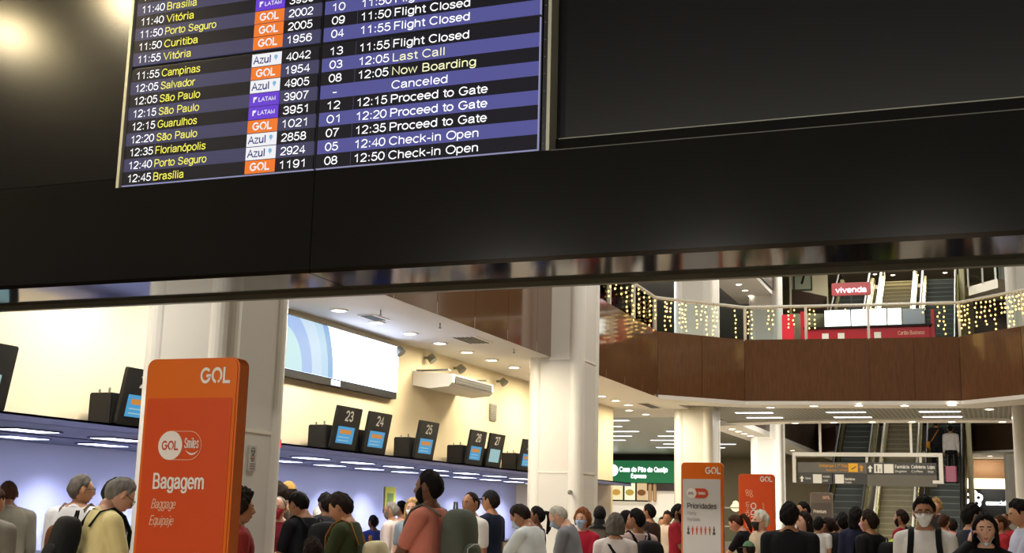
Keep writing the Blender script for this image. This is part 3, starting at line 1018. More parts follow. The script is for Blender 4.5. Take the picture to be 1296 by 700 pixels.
for k in range(-1, 13):
    for x, y in ((-8.95, 9.75+1.38*k), (-10.05, 10.85+1.38*k)):
        if y > 27.8:
            continue
        if cl is None:
            cl = thing('canopy_light', 'slim cool-white light panel in the underside of the check-in canopy', 'canopy light', (x, y, 2.2), group='light panels under the canopy')
            G().box(-0.15, 0.15, -0.33, 0.33, -0.013, -0.0005).build('frame', M_CANLIP, cl)
            G().box(-0.13, 0.13, -0.3, 0.3, -0.016, -0.01).build('diffuser', M_CLAMP, cl)
        else:
            dup(cl, (x, y, 2.2))
    y = 10.85+1.38*k
    if 7.4 < y < 28:
        light('SPOT', 'canopy_wall_wash', (-10.1, y, 2.17), 300, (0.74, 0.78, 1.0), 0.12, rot=(0, radians(22), 0), spot=radians(100), blend=1.0)
        light('AREA', 'canopy_lamp_light', (-9.6, y, 2.15), 15, (0.72, 0.77, 1.0), 0.9, 0.3, rot=(0, radians(20), 0))

M_SBLACK = mat('sign_black_plastic', '#0c0c0c', 0.5, spec=0.3)
M_SNUM = mat('sign_grey_white_digit', '#c8c6c0', 0.5)
M_SCRB = emit('counter_screen_blue', '#4f9fd0', 0.9)
M_SCRP = emit('counter_screen_pale', '#9fc4c8', 0.9)
M_SCRO = emit('counter_screen_orange', '#d08a3c', 0.9)


def counter_sign(num, y, pale=False, lead='', wide=True):
    """sign plate tilted forward with number above a screen, black housing behind"""
    t = thing('counter_sign', 'black counter sign number %s %s' % (num, lead), 'counter sign', (-8.06, y, 2.267), rz=radians(90), group='numbered counter signs on the canopy')
    # local: x along the plate (+x is away from the camera), -y faces the hall
    T = Matrix.Rotation(radians(10), 4, 'X')
    hw = 0.33
    plate(rrect(-hw, hw, 0.0, 0.575, 0.025), -0.02, 0.02, M=T).build('plate', M_SBLACK, t)
    plate(rrect(-hw*0.72, hw*0.62, 0.09, 0.31, 0.006), -0.024, -0.01, M=T).build('screen', M_SCRP if pale else M_SCRB, t)
    if not pale:
        sc = [c for c in t.children if c.name.startswith('screen')][0]
        plate(rrect(-hw*0.55, hw*0.4, 0.215, 0.27, 0.006), -0.026, -0.022, M=T).build('screen_banner', M_SCRO, sc)
        for zz in (0.12, 0.165):
            plate(rrect(-hw*0.6, hw*0.3, zz, zz+0.012, 0.003), -0.026, -0.022, M=T).build('screen_line', M_SCRP, sc)
    text('number', num, M_SNUM, t, 0.0, 0.395, -0.022, 0.12, width=0.215 if len(num) == 2 else None, align='CENTER', bold=True, M=T)
    G().box(-hw-0.03, hw*0.6, 0.03, 0.31, 0.0, 0.31).build('housing', M_SBLACK, t, bevel=0.012)
    g = G()
    g.cap((-hw-0.01, 0.08, 0.31), (-hw-0.01, 0.08, 0.35), 0.012, 0.012, 8)
    g.cap((-hw-0.01, 0.2, 0.31), (-hw-0.01, 0.2, 0.335), 0.012, 0.012, 8)
    g.build('bracket_pin', M_TRIMG, t)
    return t


counter_sign('20', 8.12, True, 'cut by the left picture edge')
counter_sign('21', 10.27, False, 'half hidden by the nearest column')
counter_sign('23', 14.52, False, 'left of sign 24')
counter_sign('24', 15.41, False, 'between signs 23 and 25')
counter_sign('25', 17.02, False, 'alone below the air conditioner')
counter_sign('26', 18.96, False, 'left of sign 27')
counter_sign('27', 19.80, True, 'beside sign 26 with a pale screen')
counter_sign('28', 21.38, False, 'half hidden behind the second column')
G().box(-8.0, -7.955, 12.72, 12.86, 2.2, 2.3).build('red_exit_lamp', emit('red_lamp', '#e8203c', 1.5))
tag(bpy.data.objects['red_exit_lamp'], 'small red lamp on the canopy lip beside the nearest column', 'lamp')

# wall screen
ws = thing('wall_screen', 'wide bright advertising screen with pale blue arcs on the cream wall', 'video wall', (-8.5, 15.2, 3.15), rz=radians(90))
# local x runs along +Y (away), -y faces the hall
G().box(-1.85, 1.55, -0.10, 0.0, 0.0, 0.80).build('cabinet', M_SBLACK, ws)
M_SCRW = emit('screen_white_field', '#d6e2ff', 4.0)
scw = G().box(-1.84, 1.54, -0.112, -0.10, 0.1, 0.79).build('screen', M_SCRW, ws)
for i, (r0, colr) in enumerate(((1.44, '#8db4dc'), (1.30, '#b9d8ee'), (1.12, '#c9dff2'), (0.86, '#a4c0ec'), (0.6, '#c4e6ea'))):
    pts = []
    cx, cz = -1.84, 0.1
    for k in range(25):
        a = radians(90*k/24)
        x, z = cx+r0*cos(a)*0.98, cz+min(0.69, r0*sin(a)*0.95)
        pts.append((x, z))
    pts.append((cx, cz))
    plate(pts, -0.1135-0.001*i, -0.112).build('screen_arc', emit('screen_arc_%d' % i, colr, 1.0), scw)
G().box(-0.45, -0.2, -0.108, -0.1, 0.01, 0.085).build('label_plate', emit('screen_label', '#f0f4ff', 1.6), ws)

# air conditioner
M_ACW = mat('aircon_white_shell', '#e4e0d4', 0.45)
ac = thing('air_conditioner', 'white split air conditioner fixed high on the cream wall', 'air conditioner', (-8.5, 18.35, 3.42), rz=radians(90))
G().loft([[(x, y, z) for y, z in ((0, 0.02), (-0.30, -0.03), (-0.62, 0.0), (-0.68, 0.06), (-0.68, 0.19), (0, 0.25))] for x in (-0.85, 0.85)]).build('shell', M_ACW, ac)
G().box(-0.75, 0.75, -0.695, -0.66, 0.05, 0.17).build('outlet', mat('aircon_dark_outlet', '#2a2824', 0.5), ac)
for k in range(3):
    G().box(-0.74, 0.74, -0.70, -0.69, 0.065+0.04*k, 0.075+0.04*k).build('louvre', M_SBLACK, ac)
G().box(-0.85, -0.72, -0.6, -0.05, 0.25, 0.27).box(0.72, 0.85, -0.6, -0.05, 0.25, 0.27).build('bracket', M_TRIMG, ac)
wf = None
for (x, y) in ((501.7, 443.6), (542.6, 453), (579.8, 466), (633.7, 482.7)):
    p = atX(x, y, -8.42)
    if wf is None:
        wf = thing('wall_floodlight', 'small round floodlight on the cream wall below the hall ceiling', 'floodlight', group='floodlights on the cream wall')
        G().box(-0.08, 0.0, -0.02, 0.02, -0.02, 0.02).build('arm', M_TRIMG, wf)
        G().cap((0.02, 0, 0.03), (0.09, 0, -0.05), 0.06, 0.075, 14, ends=False).build('lamp_head', M_TRIMG, wf)
        wf.location = p
    else:
        dup(wf, p)
vp = atX(623.5, 522, -8.49)
vg = thing('wall_grille', 'narrow grey ventilation grille on the cream wall right of the air conditioner', 'vent', vp, rz=radians(90))
G().box(-0.15, 0.15, -0.02, 0.0, -0.15, 0.15).build('frame', M_TRIMG, vg)
for k in range(6):
    G().box(-0.13, 0.13, -0.026, -0.018, -0.13+0.045*k, -0.11+0.045*k).build('slat', mat('vent_slat', '#6c6658', 0.5), vg)
for (y0, y1, x0, x1, lb) in ((16.55, 17.25, -7.45, -7.05, 'dark slatted air vent in the white hall ceiling'), (14.4, 14.85, -7.85, -7.6, 'small pale vent in the ceiling near the wall screen'), (27.4, 28.6, -7.6, -7.3, 'long dark air vent in the ceiling past the second column')):
    v = thing('ceiling_vent', lb, 'vent', ((x0+x1)/2, (y0+y1)/2, 4.05))
    hx, hy = (x1-x0)/2, (y1-y0)/2
    G().box(-hx, hx, -hy, hy, -0.012, 0.005).build('frame', M_TRIMW, v)
    for k in range(5):
        xx = -hx+0.03+(2*hx-0.06)*k/5
        G().box(xx, xx+(2*hx-0.06)/8, -hy+0.02, hy-0.02, -0.018, -0.010).build('slat', mat('dark_vent_slat', '#3a3a36', 0.6), v)
for (x, y, z, lb) in ((-7.35, 14.1, 4.05, 'tiny black sprinkler in the hall ceiling near the beam'), (-7.05, 15.3, 4.05, 'tiny black sprinkler in the middle of the hall ceiling'), (-7.0, 18.0, 4.05, 'tiny black sprinkler near the second column')):
    s = thing('sprinkler', lb, 'sprinkler', (x, y, z))
    G().cap((0, 0, 0), (0, 0, -0.06), 0.01, 0.008, 8).build('stem', M_TRIMG, s)
    G().disc((0, 0, -0.065), 0.022, 0.006, 12).build('deflector', M_SBLACK, s)

# notice on the nearest column (its right face)
ns = thing('smoking_notice', 'small grey notice with two round signs on the nearest white column', 'notice', (-6.247, 9.62, 1.93), rz=radians(90))
G().box(-0.08, 0.08, -0.008, 0.012, -0.16, 0.16).build('panel', mat('notice_grey', '#c4c1ba', 0.5), ns)
for z, mm in ((0.09, M_TDARK), (0.0, M_ORED)):
    G().ring((0, 0, 0), 0.032, 0.045, 0.003, 20, M=Matrix.Translation((0, -0.008, z))@FACE).box(-0.03, 0.03, -0.010, -0.008, z-0.006, z+0.006).build('round_sign', mm, ns)
g = G()
for k in range(3):
    g.box(-0.06, 0.06, -0.010, -0.008, -0.075-0.03*k, -0.06-0.03*k)
g.build('notice_lines', mat('notice_line_grey', '#8c8880', 0.5), ns)
for c in ns.children:
    c.data.transform(Matrix.Diagonal((0.72, 1, 0.72, 1)))
cp = atY(741, 624, 19.08)
kb = thing('security_camera', 'small grey wall camera on the front of the second column', 'camera', (-6.38, 19.05, 1.87))
G().cap((0, 0.03, 0), (0, -0.03, 0), 0.02, 0.02, 10).build('mount', M_TRIMG, kb)
G().cap((0, -0.05, -0.01), (0.02, -0.12, -0.03), 0.028, 0.025, 12).build('body', M_TRIMG, kb)
yn = thing('yellow_notice', 'yellow-green poster on the counter wall behind the men by the canopy', 'poster', (-10.88, 21.6, 1.72), rz=radians(90))
G().box(-0.22, 0.22, -0.015, 0.005, -0.22, 0.22).build('sheet', mat('yellow_poster', '#c9c23a', 0.6), yn)
G().box(-0.15, 0.12, -0.018, -0.014, -0.12, 0.1).build('printed_panel', mat('green_print', '#6f8a3a', 0.6), yn)

# check-in counters (behind the queue)
M_CNT = mat('counter_white_laminate', '#c9c8c8', 0.4)
M_CNTT = mat('counter_dark_top', '#54545c', 0.3)
ct = None
for k in range(9):
    y = 8.2+2.15*k
    lb = 'white check-in counter under the canopy, number %d from the left end of the row' % (k+1)
    if ct is None:
        ct = thing('check_in_counter', lb, 'counter', (-9.2, y, 0), group='check-in counters')
        G().box(-0.3, 0.3, -0.75, 0.75, 0.0, 0.95).build('desk', M_CNT, ct, bevel=0.02)
        G().box(-0.35, 0.38, -0.78, 0.78, 0.95, 0.99).build('top', M_CNTT, ct, bevel=0.01)
        G().box(-0.2, -0.16, -0.3, 0.1, 1.03, 1.3).box(-0.22, -0.12, -0.15, -0.05, 0.99, 1.1).build('monitor', M_SBLACK, ct)
    else:
        dup(ct, (-9.2, y, 0), label=lb)

# ================================================================== GALLERY RAILING AND LIGHT STRINGS
M_RAIL = mat('white_steel_rail', '#d6d2c6', 0.35, metal=0.1)
M_GLASS = glass('railing_glass', (0.90, 0.95, 0.94), 0.06)
RP = [(-6.85, 7.0), (-6.85, 26.15), (-5.2, 27.9), (-2.5, 28.16), (-0.6, 28.28), (0.66, 27.02), (2.26, 25.1), (3.3, 22.0)]
rail = thing('glass_railing', 'curved glass railing with white top rail along the brown gallery parapet', 'railing', (-3, 27, 5.5))
ri = Matrix.Translation((3, -27, -5.5))
G().tube([(x, y, 6.26) for x, y in RP], 0.035, 10, M=ri).build('top_rail', M_RAIL, rail, smooth=True)
for a, b in zip(RP[:-1], RP[1:]):
    a, b = np.array(a), np.array(b)
    L = np.linalg.norm(b-a)
    n = max(1, round(L/1.75))
    t = (b-a)/L
    nr = np.array([-t[1], t[0]])
    for k in range(n):
        p, q = a+t*(L*k/n+0.05), a+t*(L*(k+1)/n-0.05)
        G().prism([p-nr*0.006, q-nr*0.006, q+nr*0.006, p+nr*0.006], 5.5, 6.2, ri).build('glass_panel', M_GLASS, rail)
        c = a+t*(L*k/n)
        G().box(c[0]-0.028, c[0]+0.028, c[1]-0.028, c[1]+0.028, 5.47, 6.26, ri).build('post', M_RAIL, rail)

M_BULB = emit('warm_fairy_bulb', '#ffc95a', 4, '#ffffff')
M_WIRE = mat('clear_string_wire', '#6e6a58', 0.6)
_bm = G().ell((0, 0, 0), (0.018, 0.018, 0.021), 6, 4).mesh('bulb')
_bm.materials.append(M_BULB)


def on_rail(px, py):
    d = ray(px, py)
    best = None
    for a, b in zip(RP[:-1], RP[1:]):
        a, b = np.array(a), np.array(b)
        A = np.array([[d[0], a[0]-b[0]], [d[1], a[1]-b[1]]])
        try:
            s, u = np.linalg.solve(A, a)
        except np.linalg.LinAlgError:
            continue
        if s > 0 and -1e-6 <= u <= 1+1e-6:
            if best is None or s < best[0]:
                best = (s, a+(b-a)*u, (b-a)/np.linalg.norm(b-a))
    return best


_spots = ([(768+7.4*k, 'at its far left end') for k in range(9)] + [(840+3.5*k, 'left of the third column') for k in range(3)] +
          [(858+4*k, 'before the third column') for k in range(3)] + [(880+6*k, 'before the third column') for k in range(3)] + [(901, 'before the third column'), (905, 'before the third column'),
          (929, 'between the third and fourth columns'), (947, 'before the fourth column'), (951, 'before the fourth column'), (972, 'before the fourth column'), (978, 'before the fourth column'), (998, 'left of the red kiosk'), (1004, 'left of the red kiosk'),
          (1024, 'at the left end of the red kiosk'), (1030, 'at the left end of the red kiosk')] +
          [(1070, 'in front of the red kiosk'), (1105, 'in front of the red kiosk'), (1138, 'in front of the red kiosk'), (1168, 'in front of the red kiosk'),
           (1187, 'right of the red kiosk'), (1194, 'right of the red kiosk')] +
          [(1215+4*k, 'at its right bend') for k in range(4)] + [(1237+6*k, 'over the dark panel at the right') for k in range(5)] + [(1270+4.5*k, 'at the right picture edge') for k in range(7)])
for i, (px, where) in enumerate(_spots):
    hit = on_rail(px, 384)
    if hit is None:
        continue
    p = hit[1]+np.array([hit[2][1], -hit[2][0]])*0.05
    n = random.choice((4, 5, 6, 7, 8)) if not 1060 < px < 1175 else 2
    s = thing('light_string', 'warm fairy lights on the gallery railing ' + where, 'fairy lights', (p[0], p[1], 6.235), group='fairy light drops ' + where)
    L = 0.10*n
    G().tube([(0, 0, 0.0), (0.004, 0, -L/2), (0, 0, -L)], 0.004, 4).build('wire', M_WIRE, s)
    for k in range(n):
        b = bpy.data.objects.new('bulb', _bm)
        COL.objects.link(b)
        b.parent = s
        b.location = (random.uniform(-.02, .02), 0, -0.08-0.1*k+random.uniform(-.02, .02))

# ================================================================== ESCALATORS AND STAIR
M_STEP = mat('escalator_step_metal', '#272c28', 0.55, metal=0.3)
M_STEPE = mat('escalator_comb_edge', '#454d46', 0.45, metal=0.4)
M_TRUSS = mat('escalator_truss_cladding', '#8c8766', 0.3, metal=0.5)
M_HAND = mat('black_rubber_handrail', '#1a1a1a', 0.5)
M_STAIR = mat('olive_stone_stair', '#696040', 0.55, noise=0.1)
M_SKIRT = mat('brushed_brass_skirt', '#b6ac80', 0.22, metal=0.8)
M_BGLASS = glass('balustrade_glass', (0.86, 0.9, 0.82), 0.15)
SL = 0.65
Y0 = 39.85
NST = 24


def escalator(label, x0, x1, z0, rise):
    run = rise/SL
    t = thing('escalator', label, 'escalator', ((x0+x1)/2, Y0, z0), group='escalators')
    hw = (x1-x0)/2
    G().loft([[(x, -1.2, -0.02), (x, 0, -0.02), (x, run, rise-0.02), (x, run+0.6, rise-0.02), (x, run+0.6, rise-0.9), (x, 0.9, -0.1), (x, -1.2, -0.1)] for x in (-hw-0.18, hw+0.18)]).build('truss', M_TRUSS, t)
    for k in range(NST):
        y, z = run*k/NST, rise*k/NST
        st = G().box(-hw, hw, y, y+run/NST+0.06, z-0.02, z+rise/NST).build('step', M_STEP, t)
        G().box(-hw+0.01, hw-0.01, y-0.006, y+0.05, z+rise/NST-0.025, z+rise/NST+0.004).build('step_edge', M_STEPE, st)
    for s in (-1, 1):
        xa = s*(hw+0.09)
        lo = [(-0.9, 0.12), (0, 0.12), (run, rise+0.12), (run+0.5, rise+0.12)]
        hi = [(-0.9, 0.92), (0, 0.92), (run, rise+0.92), (run+0.5, rise+0.92)]
        G().loft([[(x, y, z) for y, z in lo+hi[::-1]] for x in (xa-0.008, xa+0.008)]).build('glass_balustrade', M_BGLASS, t)
        G().loft([[(x, y, z) for y, z in [(-1.1, 0.0), (0, 0.0), (run, rise), (run+0.5, rise), (run+0.5, rise+0.22), (run, rise+0.22), (0, 0.22), (-1.1, 0.22)]] for x in (xa-0.07, xa+0.07)]).build('skirt', M_SKIRT, t)
        G().tube([(xa, -0.9, 0.2), (xa, -1.15, 0.5), (xa, -0.9, 0.92), (xa, 0, 0.94), (xa, run, rise+0.94), (xa, run+0.5, rise+0.94)], 0.045, 10).build('handrail', M_HAND, t, smooth=True)
    return t


def stairs(label, x0, x1, z0, rise):
    run = rise/SL
    t = thing('staircase', label, 'stairs', ((x0+x1)/2, Y0, z0), group='stone stairs between the escalators')
    hw = (x1-x0)/2
    n = 28
    for k in range(n):
        y, z = run*k/n, rise*k/n
        st = G().box(-hw, hw, y, y+run/n+0.3, z-0.05, z+rise/n-0.03).build('riser', M_STAIR, t)
        G().box(-hw, hw, y-0.02, y+run/n+0.02, z+rise/n-0.03, z+rise/n).build('tread', mat('stair_tread_edge', '#857d5a', 0.5), st)
    for s in (-1, 1):
        xa = s*(hw+0.02)
        G().tube([(xa, -0.2, 0.0), (xa, -0.2, 0.92), (xa, run, rise+0.92), (xa, run+0.2, rise+0.92), (xa, run+0.2, rise+0.1)], 0.04, 8).build('handrail', M_RAIL, t, smooth=True)
        G().loft([[(x, y, z) for y, z in [(0, 0), (run, rise), (run, rise+0.28), (0, 0.28)]] for x in (xa-0.06, xa+0.06)]).build('stringer', M_SKIRT, t)
    return t


FL2, FL3 = 5.2, 10.4
for z0, lv in ((0.0, 'lower'), (FL2, 'upper')):
    escalator('left escalator of the %s flight, beside the stone stair' % lv, -5.1, -4.15, z0, 5.2)
    escalator('right escalator of the %s flight, beside the stone stair' % lv, -2.08, -1.13, z0, 5.2)
    stairs('wide olive stone stair of the %s flight between two escalators' % lv, -3.62, -2.48, z0, 5.2)
# landing of the upper flight
struct(G().box(-6.5, 3.0, 38.2, 39.9, 5.05, 5.2), 'floor_landing', M_STONE)
struct(G().box(-5.6, -0.6, 48.2, 50.5, 10.25, 10.4), 'floor_upper_landing', M_STONE)

# small white balcony upper right
bl = thing('upper_balcony', 'small white balcony with glass railing high at the right', 'balcony', (0.2, 46.5, 9.5))
bi = Matrix.Translation((-0.2, -46.5, -9.5))
BP = [(-0.62, 46.0), (0.35, 44.6), (1.3, 46.0)]
bz = atY(1245, 367, 45.5)[2]
G().prism([(-0.62, 46.0), (0.35, 44.6), (1.3, 46.0), (1.3, 48), (-0.62, 48)], bz-0.1, bz+0.22, bi).build('slab', M_WHITE, bl)
for a, b in zip(BP[:-1], BP[1:]):
    a, b = np.array(a), np.array(b)
    G().prism([a, b, b+np.array([0, .02]), a+np.array([0, .02])], bz+0.25, bz+0.95, bi).build('glass_panel', M_GLASS, bl)
    for u in (0, 0.5, 1):
        c = a+(b-a)*u
        G().box(c[0]-0.03, c[0]+0.03, c[1]-0.03, c[1]+0.03, bz+0.2, bz+1.0, bi).build('post', M_RAIL, bl)
G().tube([(x, y, bz+1.0) for x, y in BP], 0.04, 8, M=bi).build('top_rail', M_RAIL, bl)
struct(G().box(-0.93, -0.76, 46.4, 48.2, 0, 12.2), 'wall_escalator_side', mat('olive_side_wall', '#bab48e', 0.4, metal=0.2))
struct(G().box(-0.5, 1.3, 47.2, 47.35, bz-1.3, bz-0.1), 'trim_upper_right', M_WOODD)

# framed picture on pale upper wall
pf = atY(1016, 353, 50.98)
fr = thing('framed_picture', 'dark framed picture on the pale upper wall above the gallery railing', 'picture', (pf[0], 51.0, pf[2]))
plate(rrect(-0.38, 0.38, -0.5, 0.5, 0.01), -0.05, 0.0).build('frame', mat('dark_picture_frame', '#3c4238', 0.4), fr)
plate(rrect(-0.32, 0.32, -0.44, 0.44, 0.01), -0.055, -0.045).build('mount', mat('picture_grey_green', '#9aa08a', 0.6), fr)
G().add([(-0.09, -0.057, -0.2), (0.0, -0.057, -0.24), (0.12, -0.057, 0.2), (0.04, -0.057, 0.22)], [(0, 1, 2, 3)]).build('figure_shape', M_SBLACK, fr)
struct(G().loft([[(p_[0], y, p_[2]) for p_ in (atY(1002, 396, 49.2), atY(1046, 396, 49.2), atY(1046, 375, 49.2), atY(1002, 366, 49.2))] for y in (49.2, 49.4)]), 'wall_upper_parapet', M_WOODD)

# red hanging sign, red kiosk
M_RED = mat('kiosk_red_laminate', '#b01226', 0.3, coat=0.3)
M_KLIT = emit('kiosk_lit_menu', '#fff6ee', 3.0)
rs = atY(1077, 367, 33.2)
hs = thing('red_sign', 'small red shop sign with a white lit name before the left upper escalator', 'shop sign', (rs[0], 33.2, rs[2]))
plate(rrect(-0.5, 0.5, -0.14, 0.2, 0.04), 0, 0.1).build('board', mat('sign_dark_red', '#8c0f1c', 0.4), hs)
text('sign_text', 'vivenda', emit('red_sign_letters', '#fff2f2', 2.5), hs, 0, -0.06, -0.004, 0.13, width=0.8, align='CENTER', bold=True)
zf = 5.2-rs[2]
G().box(-0.03, 0.03, 0.02, 0.08, zf, -0.14).box(-0.25, 0.25, -0.05, 0.15, zf, zf+0.04).build('post', M_SBLACK, hs)
for o in (hs,):
    o.location.z = rs[2]
kz = FL2
kx0, kx1 = atY(1018, 400, 31.4)[0], atY(1178, 400, 31.4)[0]
kk = thing('red_kiosk', 'red counter kiosk with a row of bright menu panels behind the gallery railing', 'kiosk', ((kx0+kx1)/2, 31.4, kz))
kw = (kx1-kx0)/2
G().box(-kw, kw, 0, 0.9, 0, 1.05).build('counter', M_RED, kk, bevel=0.04)
G().box(-kw-0.03, kw+0.03, -0.04, 0.94, 1.05, 1.09).build('worktop', M_SBLACK, kk)
for (a, b) in ((1043, 1075), (1077, 1108), (1109, 1121), (1123, 1140)):
    xa, xb = atY(a, 400, 31.4)[0]-(kx0+kx1)/2, atY(b, 400, 31.4)[0]-(kx0+kx1)/2
    G().box(xa, xb, 0.1, 0.2, 1.1, 1.52).build('menu_panel', M_KLIT, kk)
xa, xb = atY(1142, 400, 31.4)[0]-(kx0+kx1)/2, atY(1170, 400, 31.4)[0]-(kx0+kx1)/2
G().box(xa, xb, 0.1, 0.6, 1.1, 1.5).build('display_cabinet', mat('cabinet_grey_glass', '#9aa0aa', 0.2), kk)
for px in (1044, 1064, 1110):
    xa = atY(px, 400, 31.4)[0]-(kx0+kx1)/2
    G().box(xa-0.08, xa+0.08, -0.012, 0.0, 0.70, 0.92).build('price_card', M_OWHITE, kk)
text('counter_text', 'Cartão Business', M_OPALE, kk, kw-0.78, 0.84, -0.004, 0.09, width=0.62)
G().box(-kw-0.1, -kw, 0, 0.3, 0, 1.5).box(kw, kw+0.08, 0, 0.3, 0, 1.45).build('side_panel', M_RED, kk)
rb = thing('red_banner', 'red upright banner between the fourth column and the kiosk', 'banner', (atY(997, 400, 33)[0], 33.0, 5.2))
G().box(-0.16, 0.16, 0, 0.05, 0.05, 1.7).build('sheet', M_RED, rb)
G().box(-0.2, 0.2, -0.15, 0.2, 0, 0.05).build('foot', M_TRIMG, rb)

# ================================================================== HANGING WAY SIGN
M_SGN = mat('sign_grey_brown_panel', '#5c574d', 0.45)
M_SGND = mat('sign_dark_panel', '#3a3936', 0.45)
M_SGY = mat('sign_yellow', '#e0a512', 0.5)
M_SGYT = mat('sign_orange_text', '#c98a1c', 0.5)
M_SGW = mat('sign_white', '#d9d5c8', 0.5)
YS = 33.45
fx0, fx1 = atY(1003, 577, YS)[0], atY(1193, 577, YS)[0]
zt = 3.2
zb = 2.5
wsn = thing('direction_sign', 'hanging grey direction sign in a white frame before the escalators', 'direction sign', ((fx0+fx1)/2, YS, 2.5))
fw = (fx1-fx0)/2
o_ = (fx0+fx1)/2
G().box(-fw, fw, -0.05, 0.05, 0.67, 0.77).build('frame_bar', M_RAIL, wsn)
G().box(fw-0.10, fw, -0.05, 0.05, 0.0, 0.67).box(fw-0.26, fw-0.1, -0.05, 0.05, 0.0, 0.08).build('frame_hook', M_RAIL, wsn)
G().box(-fw, -fw+0.08, -0.05, 0.05, -0.02, 0.67).build('frame_hook', M_RAIL, wsn)
for px in (1038, 1153):
    xx = atY(px, 560, YS)[0]-o_
    G().box(xx-0.03, xx+0.03, -0.03, 0.03, 0.77, 1.57).build('hanger_rod', M_RAIL, wsn)
for px in (1097, 1165):
    xx = atY(px, 582, YS)[0]-o_
    G().box(xx-0.03, xx+0.03, -0.02, 0.02, 0.5, 0.69).build('panel_clip', M_RAIL, wsn)


def sx(px):
    return atY(px, 595, YS)[0]-o_


up1 = G().box(sx(1010), sx(1097), -0.04, 0.04, 0.24, 0.51).build('panel', M_SGN, wsn)
up2 = G().box(sx(1097.5), sx(1185), -0.04, 0.04, 0.21, 0.52).build('panel', M_SGND, wsn)
dn1 = G().box(sx(1010), sx(1053), -0.04, 0.04, -0.04, 0.23).build('panel', M_SGND, wsn)
dn2 = G().box(sx(1054), sx(1097), -0.04, 0.04, -0.04, 0.23).build('panel', M_SGND, wsn)
G().box(sx(1097.5), sx(1185), -0.04, 0.04, -0.08, 0.205).build('panel', M_SGN, wsn)


def arrow(m, x, z, h, par):
    y = -0.045
    G().add([(x, y, z+h), (x+h*.38, y, z+h*.55), (x+h*.15, y, z+h*.55), (x+h*.15, y, z), (x-h*.15, y, z), (x-h*.15, y, z+h*.55), (x-h*.38, y, z+h*.55)], [tuple(range(7))]).build('arrow', m, par)


def square(m, px0, px1, z0, z1, par):
    return G().box(sx(px0), sx(px1), -0.046, -0.04, z0, z1).build('pictogram_tile', m, par)


text('panel_text', 'Embarque | 1º Piso', M_SGYT, up1, sx(1073), 0.39, -0.043, 0.075, width=0.72, align='RIGHT', bold=True)
text('panel_text', 'Departures | 1st Floor', M_SGYT, up1, sx(1073), 0.29, -0.043, 0.05, width=0.55, align='RIGHT')
square(M_SGY, 1074, 1086, 0.27, 0.49, up1)
G().add([(sx(1077), -0.048, 0.34), (sx(1083.5), -0.048, 0.42), (sx(1084), -0.048, 0.40), (sx(1079), -0.048, 0.33)], [(0, 1, 2, 3)]).build('plane_pictogram', M_SGND, up1)
arrow(M_SGYT, sx(1090.5), 0.29, 0.17, up1)
arrow(M_SGW, sx(1101.5), 0.27, 0.18, up2)
square(M_SGW, 1106.5, 1117, 0.25, 0.48, up2)
square(M_SGW, 1119, 1131, 0.25, 0.48, up2)
G().box(sx(1109), sx(1110.6), -0.049, -0.045, 0.28, 0.45).box(sx(1113.6), sx(1114.4), -0.049, -0.045, 0.28, 0.36).build('lift_pictogram', M_SGND, up2)
for px, w_, a_, b_ in ((1133, 0.35, 'Farmácia', 'Drugstore'), (1153.5, 0.35, 'Cafeteria', 'Coffee'), (1174, 0.18, 'Lojas', 'Shops')):
    text('panel_text', a_, M_SGW, up2, sx(px), 0.375, -0.043, 0.08, width=w_, bold=True)
    text('panel_text', b_, M_SGW, up2, sx(px), 0.275, -0.043, 0.05, width=w_*0.8)
arrow(M_SGW, sx(1015), 0.0, 0.16, dn1)
text('panel_text', 'Térreo', M_SGW, dn1, sx(1019), 0.07, -0.043, 0.05, width=0.15)
square(M_SGW, 1029, 1040, -0.03, 0.2, dn1)
text('panel_text', 'Achados', M_SGW, dn1, sx(1041), 0.12, -0.043, 0.05, width=0.19)
text('panel_text', 'Lost', M_SGW, dn1, sx(1041), 0.02, -0.043, 0.05, width=0.14)
square(M_SGW, 1057, 1068, -0.03, 0.2, dn2)
text('panel_text', 'Sanitários', M_SGW, dn2, sx(1069), 0.06, -0.043, 0.055, width=0.26, bold=True)
text('panel_text', 'Toilets', M_SGW, dn2, sx(1069), -0.02, -0.043, 0.045, width=0.17)

# ================================================================== GREEN SNACK SHOP
M_GRN = emit('lit_green_fascia', '#2c6b45', 0.8, '#1d5a36')
M_LET = emit('lit_white_letters', '#ffffff', 3.0)
YG = 55.5
gs = thing('green_shop', 'snack shop with a long green lit sign beyond the check-in hall', 'shop', (-15.3, YG, 0))
gx0, gx1 = atY(768, 597, YG)[0]+15.3-1.2, atY(852, 597, YG)[0]+15.3+1.0
gz0, gz1 = atY(810, 611, YG)[2], atY(810, 583, YG)[2]
G().box(gx0, gx1, 0, 0.3, gz0, gz1).build('sign_board', M_GRN, gs)
G().box(gx0, gx1, 0.02, 0.4, gz1, 4.3).build('upper_panel', M_SBLACK, gs)
G().box(gx0, gx1, 0.1, 0.4, gz0-0.35, gz0).build('lower_panel', mat('shop_dark_brown', '#3a2a22', 0.5), gs)


def gxx(px):
    return atY(px, 597, YG)[0]+15.3


